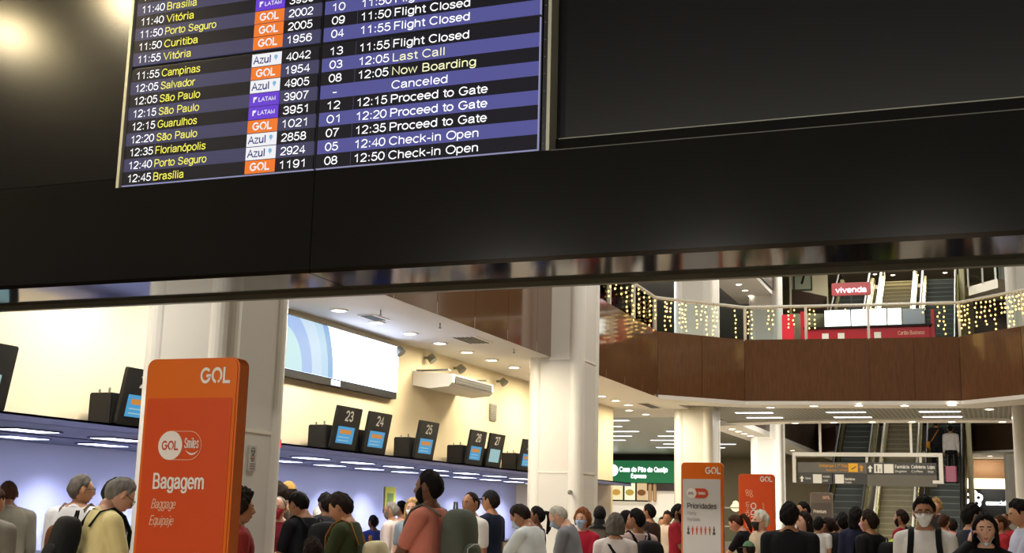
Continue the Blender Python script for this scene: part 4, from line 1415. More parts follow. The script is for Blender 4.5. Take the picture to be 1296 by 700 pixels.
zc = atY(810, 596.5, YG)[2]
text('sign_text', 'Casa do Pão de Queijo', M_LET, gs, gxx(784), zc-0.02, -0.01, 0.2, width=gxx(845)-gxx(784), bold=True)
text('sign_text', 'Espresso', M_LET, gs, gxx(799), zc-0.3, -0.01, 0.17, width=gxx(818)-gxx(799), bold=True)
G().add([(gxx(776)+0.24*cos(2*pi*k/20), -0.01, zc+0.03+0.26*sin(2*pi*k/20)) for k in range(20)], [tuple(range(20))]).build('sign_emblem', M_LET, gs)
zl, zh = atY(800, 633, YG)[2], atY(800, 611.5, YG)[2]
for i, (a, b, c1, c2) in enumerate(((772, 788, '#f0e2b0', '#d8a24a'), (790.5, 803.5, '#f4f0c8', '#c8a848'), (806, 818, '#d8b88a', '#8a5a30'))):
    mp = G().box(gxx(a), gxx(b), 0.02, 0.12, zl, zh).build('menu_board', emit('menu_board_%d' % i, c1, 1.1), gs)
    cx, cz = (gxx(a)+gxx(b))/2, (zl+zh)/2
    G().add([(cx+0.2*cos(2*pi*k/16), 0.012, cz-0.04+0.14*sin(2*pi*k/16)) for k in range(16)], [tuple(range(16))]).build('food_picture', emit('menu_food_%d' % i, c2, 0.9), mp)
G().box(gxx(770), gxx(820), 0.03, 0.14, zl-0.06, zl).box(gxx(788.3), gxx(790.3), 0.03, 0.13, zl, zh).box(gxx(803.8), gxx(805.8), 0.03, 0.13, zl, zh).build('menu_frame', M_SBLACK, gs)
G().box(gx0, gx1, 0.45, 0.6, 0, gz0-0.3).build('back_wall', emit('self_glow_shop_wall', '#e8dccb', 0.45, '#e6dccb'), gs)  # wall emits a faint glow in place of shop lighting
G().box(gx0, gx1, -0.4, 0.1, 0, 1.1).build('counter', mat('shop_counter_grey', '#7f9290', 0.4), gs)
G().box(gx0, gx1, -0.35, 0.05, 1.1, 1.5).build('glass_case', M_GLASS, gs)
g = G()
for px in (822, 828):
    g.cap((gxx(px), 0.1, zh-0.1), (gxx(px), 0.1, zl+0.02), 0.09, 0.09, 10)
g.build('juice_column', mat('juice_column_peach', '#c8a070', 0.3), gs)
for px in (783, 845):
    G().cap((gxx(px), 0.1, 4.32), (gxx(px), 0.1, gz1), 0.015, 0.015, 6).build('hanger_rod', M_TRIMG, gs)

# stall glimpsed between the totems
sw = atD(928, 640, 30)
ss = thing('lit_stall', 'small bright stall seen between the white and orange totems', 'stall', (sw[0], sw[1], 0))
G().box(-0.35, 0.35, 0, 0.6, 0, 0.95).build('counter', mat('stall_grey', '#a5a89e', 0.4), ss)
G().box(-0.35, 0.35, 0.1, 0.5, 0.95, 1.75).build('glass_case', M_GLASS, ss)
for z in (1.3, 1.75):
    G().box(-0.37, 0.37, 0.08, 0.52, z, z+0.03).build('shelf', M_RAIL, ss)
G().cap((0, 0.3, 1.8), (0.0, 0.3, 1.86), 0.13, 0.08, 12).build('lamp_shade', emit('stall_lamp', '#ffe6b8', 1.4), ss)

# ================================================================== SHOP AT THE RIGHT
YR = 52.0


def rx(px):
    return atY(px, 620, YR)[0]+0.5


def rz_(py):
    return atY(1245, py, YR)[2]


light('AREA', 'shop_strip_light', (-0.4, 51.3, 3.75), 22, WARM, 1.2, 0.3, rot=(radians(60), 0, 0))
rsx = thing('dark_shop', 'dark shop window with white lettering at the right beyond the escalators', 'shop', (-0.5, YR, 0))
xa, xb = rx(1219), rx(1273)
G().box(xa, xb, 0, 0.2, rz_(605), rz_(582)).build('wood_fascia', mat('matte_brown_wood', '#74502e', 0.55, noise=0.15, stretch=(6, 6, 0.7)), rsx)
G().box(xa, xb, 0.05, 0.2, rz_(618), rz_(606)).build('light_strip', emit('shop_light_strip', '#fff2cc', 4.0), rsx)
G().box(xa, xb, 0.02, 0.2, rz_(668), rz_(619)).build('window', mat('dark_shop_glass', '#20242c', 0.15), rsx)
G().box(xb, xb+0.35, 0, 0.2, 0, rz_(582)).build('jamb', emit('self_glow_shop_jamb', '#c8c8d0', 0.5, '#d8d8dc'), rsx)  # plain jamb made to glow, its lighting put into the material
cx, cz = rx(1231.5), rz_(632)
g = G()
for k in range(5):
    a = radians(90+72*k)
    g.ring((0, 0, 0), 0.07, 0.17, 0.01, 14, M=Matrix.Translation((cx+0.19*cos(a), 0.012, cz+0.19*sin(a)))@FACE)
g.build('flower_logo', M_LET, rsx)
text('shop_name', 'essencial', M_LET, rsx, rx(1247), rz_(639), 0.012, 0.16, width=rx(1272)-rx(1247), bold=True)
struct(G().box(-1.3, 3, 52.2, 52.35, 0, 4.05), 'wall_shop_right', M_BEIGE)
struct(G().box(0.45, 0.75, 51.5, 51.8, 0, 4.05), 'trim_shop_jamb', M_CEIL)

# ================================================================== PEOPLE
SKIN = {'pale': '#cf9f86', 'tan': '#b08060', 'olive': '#a07154', 'brown': '#74503b', 'dark': '#503626'}
HAIRC = {'black': '#120f0e', 'dark': '#241a15', 'brown': '#3d281b', 'grey': '#7c7872', 'silver': '#a9a49a', 'salt': '#5c5650', 'blond': '#a98a5c', 'sandy': '#94774e', 'auburn': '#7a4a2c', 'white': '#cfc9bb'}


def skin(k):
    return mat('skin_'+k, SKIN[k], 0.5, spec=0.35, noise=0.04, nscale=20)


def hairm(k):
    return mat('hair_'+k, HAIRC[k], 0.75, spec=0.12, noise=0.3, nscale=30, bump=0.35, bscale=90, stretch=(1, 1, 0.3))


def cloth(c):
    return mat('cloth_'+c.strip('#'), c, 0.85, spec=0.2, noise=0.08, nscale=6, bump=0.5, bscale=9)


def sstep(a, b, x):
    t = np.clip((x-a)/(b-a), 0, 1)
    return t*t*(3-2*t)


def head_pt(az, el, fem=0.0):
    """point of the head surface for azimuth (0 front, + to the right) and elevation in degrees; chin-to-crown 0.225"""
    az, el = np.radians(az), np.radians(el)
    x, y, z = np.cos(el)*np.sin(az), np.cos(el)*np.cos(az), np.sin(el)
    px = 0.0755*x
    py = np.where(y > 0, 0.094, 0.101)*y
    pz = np.where(z > 0, 0.112, 0.113)*z
    dn = sstep(0.05, -0.95, z)
    px = px*(1-(0.30+0.06*fem)*dn)
    py = np.where(y < 0, py*(1-0.48*dn), py*(1-0.06*dn))
    py = py+np.where(y < 0, 0.0, 0.012*dn)
    fr = sstep(0.2, 0.9, y)
    ga = lambda u, s: np.exp(-(u/s)**2)
    nose = 0.024*ga(x, 0.13)*sstep(0.28, -0.22, z)*sstep(-0.40, -0.24, z)
    brow = 0.005*ga(z-0.2, 0.12)*ga(np.abs(x)-0.3, 0.3)
    sock = -0.009*ga(z-0.02, 0.12)*ga(np.abs(x)-0.36, 0.17)
    cheek = 0.004*ga(z+0.25, 0.2)*ga(np.abs(x)-0.48, 0.2)
    lips = 0.006*ga(z+0.53, 0.075)*ga(x, 0.24)
    gap = -0.004*ga(z+0.66, 0.06)*ga(x, 0.3)
    chin = 0.010*ga(z+0.86, 0.13)*ga(x, 0.33)
    py = py+fr*(nose+brow+sock+cheek+lips+gap+chin)
    return np.stack([px, py, pz], -1)


def head_grid(naz=48, nel=34, fem=0.0):
    g = G()
    els = np.linspace(-88, 88, nel)
    azs = np.arange(naz)*360/naz
    rings = [head_pt(azs, np.full(naz, e), fem) for e in els]
    g.loft(rings)
    for s in (-1, 1):
        # ear: flattened curled shell
        M = Matrix.Translation((s*0.0785, -0.008, 0.0))@Matrix.Rotation(s*radians(-24), 4, 'Z')
        g.ell((0, 0, 0), (0.008, 0.017, 0.030), 10, 7, M=M)
        g.ring((0, 0, 0.0), 0.013, 0.019, 0.008, 12, M=M@Matrix.Rotation(radians(90), 4, 'Y')@Matrix.Scale(1.5, 4, (1, 0, 0)))
    return g


_HG = {f: head_grid(fem=f) for f in (0.0, 1.0)}
_HGL = {f: head_grid(30, 22, fem=f) for f in (0.0, 1.0)}


def patch(azs, els, off, fem, keep=None):
    """shell following the head surface: off(az,el) gives the distance above the skin"""
    A, E = np.meshgrid(azs, els)
    P = head_pt(A, E, fem)
    d = head_pt(A, E, fem)
    nrm = d/np.linalg.norm(d, axis=-1, keepdims=True)
    P = P+nrm*off(A, E)[..., None]
    n, m = A.shape
    F = []
    for i in range(n-1):
        for j in range(m-1):
            if keep is None or keep(A[i, j], E[i, j]) or keep(A[i+1, j+1], E[i+1, j+1]):
                F.append((i*m+j, i*m+j+1, (i+1)*m+j+1, (i+1)*m+j))
    return P.reshape(-1, 3), F


HL = {'short': ([0, 35, 55, 70, 76, 84, 98, 106, 114, 140, 180], [46, 44, 36, 20, 2, 20, 20, 4, -14, -34, -40], 0.013),
      'buzz': ([0, 35, 55, 70, 76, 84, 98, 106, 114, 140, 180], [48, 46, 38, 20, 2, 20, 20, 4, -14, -34, -38], 0.006),
      'full': ([0, 35, 55, 70, 77, 84, 98, 106, 114, 140, 180], [42, 40, 33, 16, -4, 14, 14, 0, -18, -38, -46], 0.022),
      'receding': ([0, 25, 45, 60, 72, 78, 84, 98, 106, 114, 140, 180], [68, 60, 52, 40, 18, 2, 20, 20, 4, -14, -34, -40], 0.010),
      'bald': ([0, 35, 60, 75, 85, 95, 110, 140, 180], [86, 84, 60, 20, 4, 2, -10, -30, -36], 0.006),
      'long': ([0, 10, 35, 55, 72, 90, 110, 140, 180], [52, 44, 40, 26, -4, -20, -30, -45, -50], 0.020),
      'bob': ([0, 10, 35, 55, 72, 90, 110, 140, 180], [44, 42, 36, 20, -10, -30, -40, -50, -55], 0.026),
      'curly': ([0, 35, 55, 72, 85, 110, 140, 180], [42, 38, 28, 4, -14, -26, -40, -48], 0.038),
      'tied': ([0, 35, 55, 70, 76, 84, 98, 106, 114, 140, 180], [48, 44, 36, 18, 2, 20, 20, 4, -14, -30, -36], 0.012)}


def hair_geo(style, fem, length=0.0, seed=0):
    xs, ys, th = HL[style]
    r = np.random.default_rng(seed)
    ph = r.uniform(0, 6, 6)

    def thr(a):
        j = 2.5*np.sin(np.radians(a)*13+ph[4])+1.8*np.sin(np.radians(a)*29+ph[5])
        a = np.abs((a+180) % 360-180)
        return np.interp(a, xs, ys)+j

    def off(A, E):
        k = np.clip((E-thr(A))/14, -0.45, 1)
        w = 1+0.10*np.sin(np.radians(A)*23+E*0.3)+0.24*np.sin(np.radians(A)*5+ph[0]+E*0.07)*np.cos(E*0.11+ph[1])+0.12*np.sin(np.radians(A)*11+ph[2])
        if style == 'curly':
            w = w+0.35*np.sin(np.radians(A)*9+ph[3])*np.sin(E*0.22+ph[4])
        top = 1+0.5*sstep(30, 90, E)*(0.6 if style in ('short', 'full', 'tied') else 0.2)
        return th*np.where(k > 0, np.sqrt(np.maximum(k, 0)), k)*np.where(k > 0, w*top, 1)
    azs = np.linspace(0, 360, 55)
    els = np.linspace(-62, 89.5, 36)
    P, F = patch(azs, els, off, fem, lambda a, e: e > thr(a)-9)
    g = G()
    g.add(P, F)
    if length > 0:
        # curtain of hair around sides and back
        rings = []
        A0 = 62 if style == 'long' else 66
        na = 26
        az = np.radians(np.linspace(A0, 360-A0, na))
        zs = np.linspace(0.05, -length, 9)
        for i, z in enumerate(zs):
            u = i/8
            rx = 0.083+0.022*sin(min(1, u*1.4)*pi*0.6)-0.012*u*u
            ry = 0.108-0.01*u
            cy = -0.006-0.015*u
            wv = 1+0.04*np.sin(az*9+ph[5]+u*3)
            out = np.stack([rx*wv*np.sin(az), cy+ry*wv*np.cos(az), np.full(na, z)-0.012*np.sin(az*7+ph[0])*u], -1)
            inn = np.stack([(rx-0.03)*np.sin(az), cy+(ry-0.03)*np.cos(az), np.full(na, z)], -1)
            rings.append(np.concatenate([out, inn[::-1]]))
        g.loft(rings)
    return g


def hand_geo(curl):
    """right hand: wrist at the origin, fingers along +y, palm facing -z, thumb on the -x side"""
    g = G()
    g.loft([[(wx*cos(t), y, 0.004+wz*sin(t)) for t in np.linspace(0, 2*pi, 13)[:-1]] for y, wx, wz in
            ((-0.02, 0.026, 0.019), (0.0, 0.028, 0.018), (0.03, 0.038, 0.016), (0.065, 0.042, 0.0145), (0.092, 0.040, 0.012), (0.1, 0.03, 0.008))])
    for x, L, spread in ((-0.030, 0.072, -6), (-0.010, 0.080, -2), (0.011, 0.074, 3), (0.030, 0.058, 8)):
        p = np.array([x, 0.09, 0.003])
        ang = radians(4)
        segs = (0.45, 0.32, 0.23)
        rad = 0.0088
        for i, sfr in enumerate(segs):
            ang += radians((26, 42, 30)[i])*curl
            d = np.array([sin(radians(spread))*cos(ang), cos(ang), -sin(ang)])
            q = p+d*L*sfr
            g.cap(p, q, rad, rad*0.9, 8)
            rad *= 0.9
            p = q
    p = np.array([-0.028, 0.02, -0.002])
    for L, d in ((0.045, (-0.72, 0.62, -0.3)), (0.034, (-0.45, 0.85, -0.35-0.3*curl)), (0.026, (-0.15+0.2*curl, 0.9, -0.4-0.4*curl))):
        d = np.array(d)/np.linalg.norm(d)
        q = p+d*L
        g.cap(p, q, 0.0115 if L > 0.04 else 0.0095, 0.0095, 8)
        p = q
    return np.concatenate(g.v), g.f


_HAND = {c: hand_geo(v) for c, v in (('relaxed', 0.45), ('grip', 1.15))}

REMESH = []          # (object, voxel) pending


def torso_rings(g, grow, zlist, k, n=22, belly=0.0, lean=None):
    """elliptical torso sections; zlist picks the height range"""
    prof = [(0.80, .150, .105, 0.0), (0.90, .168, .118, -.012), (0.98, .160, .112, -.006), (1.06, .148, .104, 0.0), (1.15, .152, .106, .004),
            (1.24, .163, .114, .006), (1.32, .172, .116, .004), (1.38, .168, .106, -.002), (1.43, .142, .088, -.010), (1.47, .098, .070, -.016), (1.505, .066, .058, -.014)]
    rings = []
    for z, a, b, cy in prof:
        if zlist[0] <= z <= zlist[1]:
            bl = belly*math.exp(-((z-1.08)/0.13)**2)
            a2, b2 = a*k+grow+bl*0.5, b*(0.5+0.5*k)+grow+bl*0.7
            pts = []
            for j in range(n):
                t = 2*pi*j/n
                c, s_ = cos(t), sin(t)
                e = 0.82
                pts.append((a2*math.copysign(abs(c)**e, c), cy+bl*0.4+b2*math.copysign(abs(s_)**e, s_), z))
            rings.append(pts)
    g.loft([lean(np.array(r)) for r in rings] if lean else rings)


def ik(S, T, L1, L2, hint):
    d = T-S
    D = np.linalg.norm(d)
    D2 = min(D, (L1+L2)*0.995)
    u = d/D
    T = S+u*D2
    a = (L1*L1-L2*L2+D2*D2)/(2*D2)
    hgt = sqrt(max(0, L1*L1-a*a))
    hv = np.array(hint, float)
    hv -= u*(hv@u)
    hv /= np.linalg.norm(hv)
    return S+u*a+hv*hgt, T


POSES = {'down': ((.235, .03, .80), (.3, -1, 0)), 'hold': ((.07, .34, 1.12), (.6, -.5, -.8)), 'low_hold': ((.09, .33, 1.0), (.6, -.6, -.6)), 'ear': ((.128, .075, 1.50), (.7, .6, -1)),
         'strap': ((.13, .165, 1.30), (.8, -.3, -.8)), 'reach': ((.16, .50, 1.05), (.5, -.4, -.8)), 'fold': ((-.06, .24, 1.10), (.8, -.2, -.6)), 'carry': ((.02, .30, 1.12), (.7, -.3, -.6)),
         'push': ((.2, .38, 0.98), (.5, -.6, -.3)), 'hip': ((.2, .05, 1.0), (1, -.4, 0))}

PEOPLE = []


def person(label, px, ytop, D, face, sk='tan', hair=('short', 'dark'), top='#555555', sleeve='short', legs='#2a2c33', fem=0, lean=0.0, hy=0.0, hp=0.0,
           arms=('down', 'down'), belly=0.0, mask=None, glasses=False, beard=None, cap=None, collar=None, length=0.0, stature=None, at=None, build=1.0, ponytail=False, vest=None, hood=None, group=None, base_z=0.0, head=1.0):
    """px,ytop: crown of the head in the photograph; D: distance; face: 0 away, 90 right, 180 towards the camera, 270 left"""
    P = atD(px, ytop, D) if at is None else np.array(at, float)
    d = P[:2]-CAM[:2]
    az = atan2(-d[0], d[1])
    rz = az-radians(face)
    la = radians(lean)

    def leanf(p):
        p = np.array(p, float).reshape(-1, 3)
        w = np.clip((p[:, 2]-0.93)/0.25, 0, 1)
        th = la*w
        y, z = p[:, 1], p[:, 2]-0.95
        q = p.copy()
        q[:, 1] = np.where(w > 0, y*np.cos(th)+z*np.sin(th), y)
        q[:, 2] = np.where(w > 0, 0.95-y*np.sin(th)+z*np.cos(th), p[:, 2])
        return q

    def L1(p):
        return leanf(p)[0]
    # head frame
    hq = Matrix.Rotation(-la, 4, 'X')@Matrix.Rotation(radians(-hy), 4, 'Z')@Matrix.Rotation(radians(-hp), 4, 'X')
    npos = L1((0, -0.012, 1.485))
    HM = Matrix.Translation(npos)@hq@Matrix.Translation((0, 0.022, 0.128*(0.5+0.5*head)))@Matrix.Scale(1.07*head, 4)
    Hn = np.array(HM)
    crown = Hn[:3, :3]@np.array([0, -0.01, 0.115])+Hn[:3, 3]
    s = (P[2]-base_z)/crown[2]
    if stature:
        s = stature
    R = np.array([[cos(rz), -sin(rz)], [sin(rz), cos(rz)]])
    loc = P[:2]-R@(crown[:2]*s)
    root = thing('person', label, 'person', (loc[0], loc[1], base_z), rz, group)
    k = (0.88 if fem else 1.0)*build
    sk_m = skin(sk)
    near = D < 12.5
    vox = 0.0105 if near else 0.0145
    # ---- joints
    joints = []
    for i, sd in enumerate((-1, 1)):
        S = L1((sd*0.190*k, -0.008, 1.392))
        tgt, hint = POSES[arms[i]]
        T = np.array([sd*tgt[0]*(1 if arms[i] in ('fold',) else 1), tgt[1], tgt[2]], float)
        if arms[i] not in ('down', 'push', 'reach'):
            T = L1(T)
        elif arms[i] == 'down':
            T = T+np.array([0, 0.3*sin(la)*0.6, -0.02])
        E_, T = ik(S, T, 0.292, 0.252, (sd*hint[0], hint[1], hint[2]))
        joints.append((sd, S, E_, T, arms[i]))
    # ---- body
    b = G()
    torso_rings(b, 0.0, (0.8, 1.51), k, belly=belly, lean=leanf)
    b.cap(L1((0, -0.016, 1.44)), npos+np.array([0, 0.004, 0.03]), 0.060*(0.9 if fem else 1), 0.053*(0.88 if fem else 1), 14)
    for sd, S, E_, T, _ in joints:
        b.cap(L1((sd*0.08, -0.012, 1.425)), S, 0.058, 0.056*k, 12)
        b.cap(S, E_, 0.050*k, 0.041*k, 12)
        b.cap(E_, T, 0.041*k, 0.027, 12)
        hip, knee, ank = (sd*0.088, -0.005, 0.88), (sd*0.10, 0.012, 0.48), (sd*0.105, -0.022, 0.09)
        b.cap(hip, knee, 0.082*k, 0.055, 12)
        b.cap(knee, ank, 0.055, 0.036, 12)
        b.cap((sd*0.105, -0.03, 0.05), (sd*0.12, 0.12, 0.035), 0.036, 0.03, 10)

    def sc(o):
        o.scale = (1, 1, 1)
        return o
    ob = b.build('body', None, None)
    pend = dict(root=root, s=s, ob=ob, vox=vox, extra=[], m=sk_m, name='body')
    # head + hands join the body surface
    src = _HG if near else _HGL
    hg = src[float(fem)]
    V = np.concatenate(hg.v)@Hn[:3, :3].T+Hn[:3, 3]
    pend['extra'].append((V, hg.f))
    for sd, S, E_, T, pose in joints:
        fd = T-E_
        fd /= np.linalg.norm(fd)
        yv = fd
        if pose in ('hold', 'low_hold', 'reach', 'fold', 'carry'):
            up = np.array([0, -0.3, 1.0]) if pose in ('fold', 'carry') else np.array([sd*0.8, 0.2, 0.3])
            if pose == 'hold':
                yv = fd*0.6+np.array([-sd*0.1, 0.3, 0.5])
        elif pose == 'ear':
            yv = np.array([-sd*0.25, -0.15, 1.0]); up = np.array([sd*1.0, 0.25, 0.2])
        elif pose == 'strap':
            yv = fd*0.5+np.array([-sd*0.6, 0, 0.2]); up = np.array([0, 1.0, 0])
        else:
            up = np.array([sd*1.0, 0.15, 0.0])
        yv = yv/np.linalg.norm(yv)
        zv = up-yv*(up@yv)
        zv /= np.linalg.norm(zv)
        xv = np.cross(yv, zv)
        HV, HF = _HAND['grip' if pose in ('hold', 'ear', 'strap', 'push', 'low_hold', 'carry') else 'relaxed']
        mir = 1.0 if sd > 0 else -1.0
        W = HV*np.array([mir, 1, 1])*0.94
        V = W[:, :1]*xv+W[:, 1:2]*yv+W[:, 2:]*zv+T
        pend['extra'].append((V, HF if mir > 0 else [tuple(reversed(f)) for f in HF]))
    REMESH.append(pend)
    # ---- top garment
    c = G()
    lo = 0.86
    torso_rings(c, 0.018, (lo-0.02, 1.475), k, belly=belly, lean=leanf)
    for sd, S, E_, T, _ in joints:
        c.cap(L1((sd*0.075, -0.012, 1.428)), S, 0.066, 0.070*k, 12)
        fr = {'short': 0.66, 'long': 1.0, 'none': 0.02}[sleeve]
        Q = S+(E_-S)*fr
        c.cap(S, Q, 0.071*k, 0.062*k if sleeve == 'short' else 0.056*k, 14)
        if sleeve == 'short':
            dd = (E_-S)/np.linalg.norm(E_-S)
            c.loft([[Q+dd*t+np.cross(dd, [0.3, 0.5, 0.8])*0 for _ in range(3)] for t in (0, 0.001)]) if False else None
        if sleeve == 'long':
            c.cap(E_, E_+(T-E_)*0.93, 0.056*k, 0.040, 12)
    oc = c.build('top', None, None)
    REMESH.append(dict(root=root, s=s, ob=oc, vox=vox, extra=[], m=cloth(top), name={'vest': 'vest'}.get('', 'shirt' if sleeve != 'long' else 'jacket')))
    # ---- trousers
    t = G()
    torso_rings(t, 0.012, (0.79, 1.0), k, belly=belly*0.5)
    for sd in (-1, 1):
        t.cap((sd*0.088, -0.005, 0.86), (sd*0.10, 0.012, 0.48), 0.095*k, 0.072, 12)
        t.cap((sd*0.10, 0.012, 0.48), (sd*0.105, -0.018, 0.10), 0.072, 0.056, 12)
    ot = t.build('trousers', None, None)
    REMESH.append(dict(root=root, s=s, ob=ot, vox=0.0145, extra=[], m=cloth(legs), name='trousers'))

    def part(g, name, m, M=None, smooth=True):
        v = np.concatenate(g.v)
        if M is not None:
            A = np.array(M)
            v = v@A[:3, :3].T+A[:3, 3]
        g2 = G().add(v*s, g.f)
        return g2.build(name, m, root, smooth=smooth)
    for sd in (-1, 1):
        g = G()
        g.loft([[(sd*0.115+wx*cos(a), y, max(0.0, zc+hz*sin(a))) for a in np.linspace(0, 2*pi, 13)[:-1]] for y, wx, zc, hz in
                ((-0.09, 0.025, 0.045, 0.045), (-0.06, 0.042, 0.05, 0.05), (0.0, 0.045, 0.05, 0.05), (0.08, 0.05, 0.035, 0.037), (0.15, 0.045, 0.025, 0.026), (0.185, 0.02, 0.02, 0.018))])
        part(g, 'shoe', mat('dark_shoe', '#1c1b1b', 0.5))
    # ---- hair, face
    seed = len(PEOPLE)
    if hair:
        part(hair_geo(hair[0], fem, length, seed), 'hair', hairm(hair[1]), HM)
        if ponytail:
            g = G()
            g.tube([(0, -0.10, 0.05), (0, -0.15, 0.045), (0.005, -0.165, -0.03), (0.0, -0.15, -0.14), (0, -0.13, -0.2)], [0.025, 0.034, 0.036, 0.028, 0.01], 10)
            part(g, 'ponytail', hairm(hair[1]), HM)
    if near or D < 19:
        for sd in (-1, 1):
            g = G()
            g.ell((sd*0.0285, 0.0795, 0.003), (0.0115, 0.0085, 0.0068), 12, 8)
            e = part(g, 'eye', mat('eye_white', '#aaa298', 0.3), HM)
            g = G()
            g.ell((sd*0.0285, 0.0862, 0.003), (0.0056, 0.003, 0.0060), 10, 6)
            gi = G().add((np.concatenate(g.v)@Hn[:3, :3].T+Hn[:3, 3])*s, g.f).build('iris', mat('dark_iris', '#1d120c', 0.25), e, smooth=True)
            A0, A1 = (8, 34) if sd > 0 else (-34, -8)
            V, F = patch(np.linspace(A0, A1, 7), np.linspace(11.5, 15.5, 4), lambda A, E: np.full(A.shape, 0.0012), fem)
            part(G().add(V, F), 'eyebrow', hairm(hair[1] if hair and hair[1] not in ('white', 'blond') else 'brown'), HM)
        if not mask or mask[1] == 'chin':
            V, F = patch(np.linspace(-16, 16, 9), np.linspace(-38, -27, 6), lambda A, E: 0.0022*np.cos(np.radians(A*4.5))*np.ones(A.shape)-0.0005, fem)
            part(G().add(V, F), 'lips', mat('lips_'+sk, {'pale': '#b06a5c', 'tan': '#96584a', 'olive': '#8a5044', 'brown': '#683a32', 'dark': '#4a2a26'}[sk], 0.4), HM)
    if beard:
        def offb(A, E):
            k_ = np.minimum.reduce([(np.interp(np.abs(A), [0, 20, 45, 75], [-33, -24, -10, 6])-E)/8, (82-np.abs(A))/8])
            return 0.010*np.clip(k_, -0.4, 1)
        V, F = patch(np.linspace(-88, 88, 31), np.linspace(-84, 8, 20), offb, fem, lambda a, e: e < np.interp(abs(a), [0, 20, 45, 75], [-33, -24, -10, 6])+5)
        part(G().add(V, F), 'beard', hairm(beard), HM)
    if mask:
        mcol, mode = mask
        e0, e1 = (-68, -2) if mode == 'on' else (-88, -52)

        def offm(A, E):
            k_ = np.minimum.reduce([(E-e0)/10, (e1-E)/10, (58-np.abs(A))/10])
            return 0.004+0.011*np.clip(k_, 0, 1)*np.cos(np.radians(A*0.8))
        V, F = patch(np.linspace(-58, 58, 21), np.linspace(e0, e1, 12), offm, fem)
        mk = part(G().add(V, F), 'face_mask', mat('mask_'+mcol.strip('#'), mcol, 0.8), HM)
        g = G()
        for sd in (-1, 1):
            a0 = head_pt(np.array(sd*56.0), np.array(e1-8.0), fem)
            g.tube([a0*1.06, (sd*0.078, 0.02, 0.0 if mode == 'on' else -0.02), (sd*0.083, -0.008, 0.02)], 0.0022, 5)
        G().add((np.concatenate(g.v)@Hn[:3, :3].T+Hn[:3, 3])*s, g.f).build('ear_loop', _M['mask_'+mcol.strip('#')], mk)
    if glasses:
        g = G()
        for sd in (-1, 1):
            ring = [(sd*0.031+0.023*cos(a), 0.1005-0.004*abs(cos(a)), 0.004+0.018*sin(a)) for a in np.linspace(0, 2*pi, 17)]
            g.tube(ring, 0.0022, 6)
            g.tube([(sd*0.054, 0.096, 0.008), (sd*0.074, 0.06, 0.012), (sd*0.081, -0.005, 0.012)], 0.0024, 6)
        g.tube([(-0.009, 0.102, 0.008), (0, 0.106, 0.01), (0.009, 0.102, 0.008)], 0.0022, 6)
        part(g, 'spectacles', mat('black_spectacles', '#1a1512', 0.3), HM)
    if cap:
        def offc(A, E):
            return 0.016+0.006*sstep(30, 80, E)
        V, F = patch(np.linspace(0, 360, 41), np.linspace(24, 89.5, 14), offc, fem)
        cp = part(G().add(V, F), 'cap', cloth(cap), HM)
        g = G()
        arc = np.radians(np.linspace(-55, 55, 13))
        inner = [(0.088*sin(a), 0.092*cos(a)+0.004, 0.043) for a in arc]
        outer = [(0.085*sin(a), 0.075*cos(a)+0.095, 0.036-0.01*abs(sin(a))) for a in arc]
        v = inner+outer+[(x, y, z-0.006) for x, y, z in inner+outer]
        n_ = len(arc)
        f = [(i, i+1, n_+i+1, n_+i) for i in range(n_-1)]+[(2*n_+i, 3*n_+i, 3*n_+i+1, 2*n_+i+1) for i in range(n_-1)]+[(n_+i, n_+i+1, 3*n_+i+1, 3*n_+i) for i in range(n_-1)]
        g.add(v, f)
        G().add((np.concatenate(g.v)@Hn[:3, :3].T+Hn[:3, 3])*s, g.f).build('visor', cloth(cap), cp)
    if hood:
        def offh(A, E):
            return np.full(A.shape, 0.018)
        V, F = patch(np.linspace(52, 308, 33), np.linspace(-60, 89, 22), offh, fem)
        g = G().add(V, F)
        V, F = patch(np.linspace(-52, 52, 15), np.linspace(46, 89, 8), offh, fem)
        g.add(V, F)
        g.loft([[(rx_*sin(a), -0.02+ry_*cos(a), z) for a in np.linspace(0, 2*pi, 25)[:-1]] for z, rx_, ry_ in ((-0.06, 0.07, 0.085), (-0.12, 0.085, 0.085), (-0.17, 0.13, 0.10), (-0.2, 0.17, 0.12))])
        part(g, 'headscarf', cloth(hood), HM)
    if collar:
        g = G()
        pts = [L1((0.072*cos(a), -0.014+0.066*sin(a), 1.462-0.02*sin(a))) for a in np.linspace(-1.35, 2*pi-1.79, 25)]
        rot = [L1((0.098*cos(a), -0.014+0.088*sin(a), 1.437-0.03*sin(a))) for a in np.linspace(-1.35, 2*pi-1.79, 25)]
        ctr = pi/2
        a_ = np.linspace(pi/2+0.22, 2.5*pi-0.22, 25)
        up_ = [L1((0.068*cos(a), -0.012+0.064*sin(a), 1.482-0.018*sin(a))) for a in a_]
        dn_ = [L1((0.100*cos(a), -0.012+0.094*sin(a), 1.440-0.035*sin(a))) for a in a_]
        in_ = [L1((0.060*cos(a), -0.012+0.056*sin(a), 1.455-0.018*sin(a))) for a in a_]
        v = np.concatenate([up_, dn_, in_])
        n_ = 25
        f = [(i, i+1, n_+i+1, n_+i) for i in range(n_-1)]+[(i, 2*n_+i, 2*n_+i+1, i+1) for i in range(n_-1)]
        part(G().add(v, f), 'collar', cloth(collar))
    rec = dict(root=root, s=s, lean=leanf, L1=L1, joints=joints, HM=HM, loc=loc, z=base_z, rz=rz, k=k, belly=belly)
    PEOPLE.append(rec)
    return rec


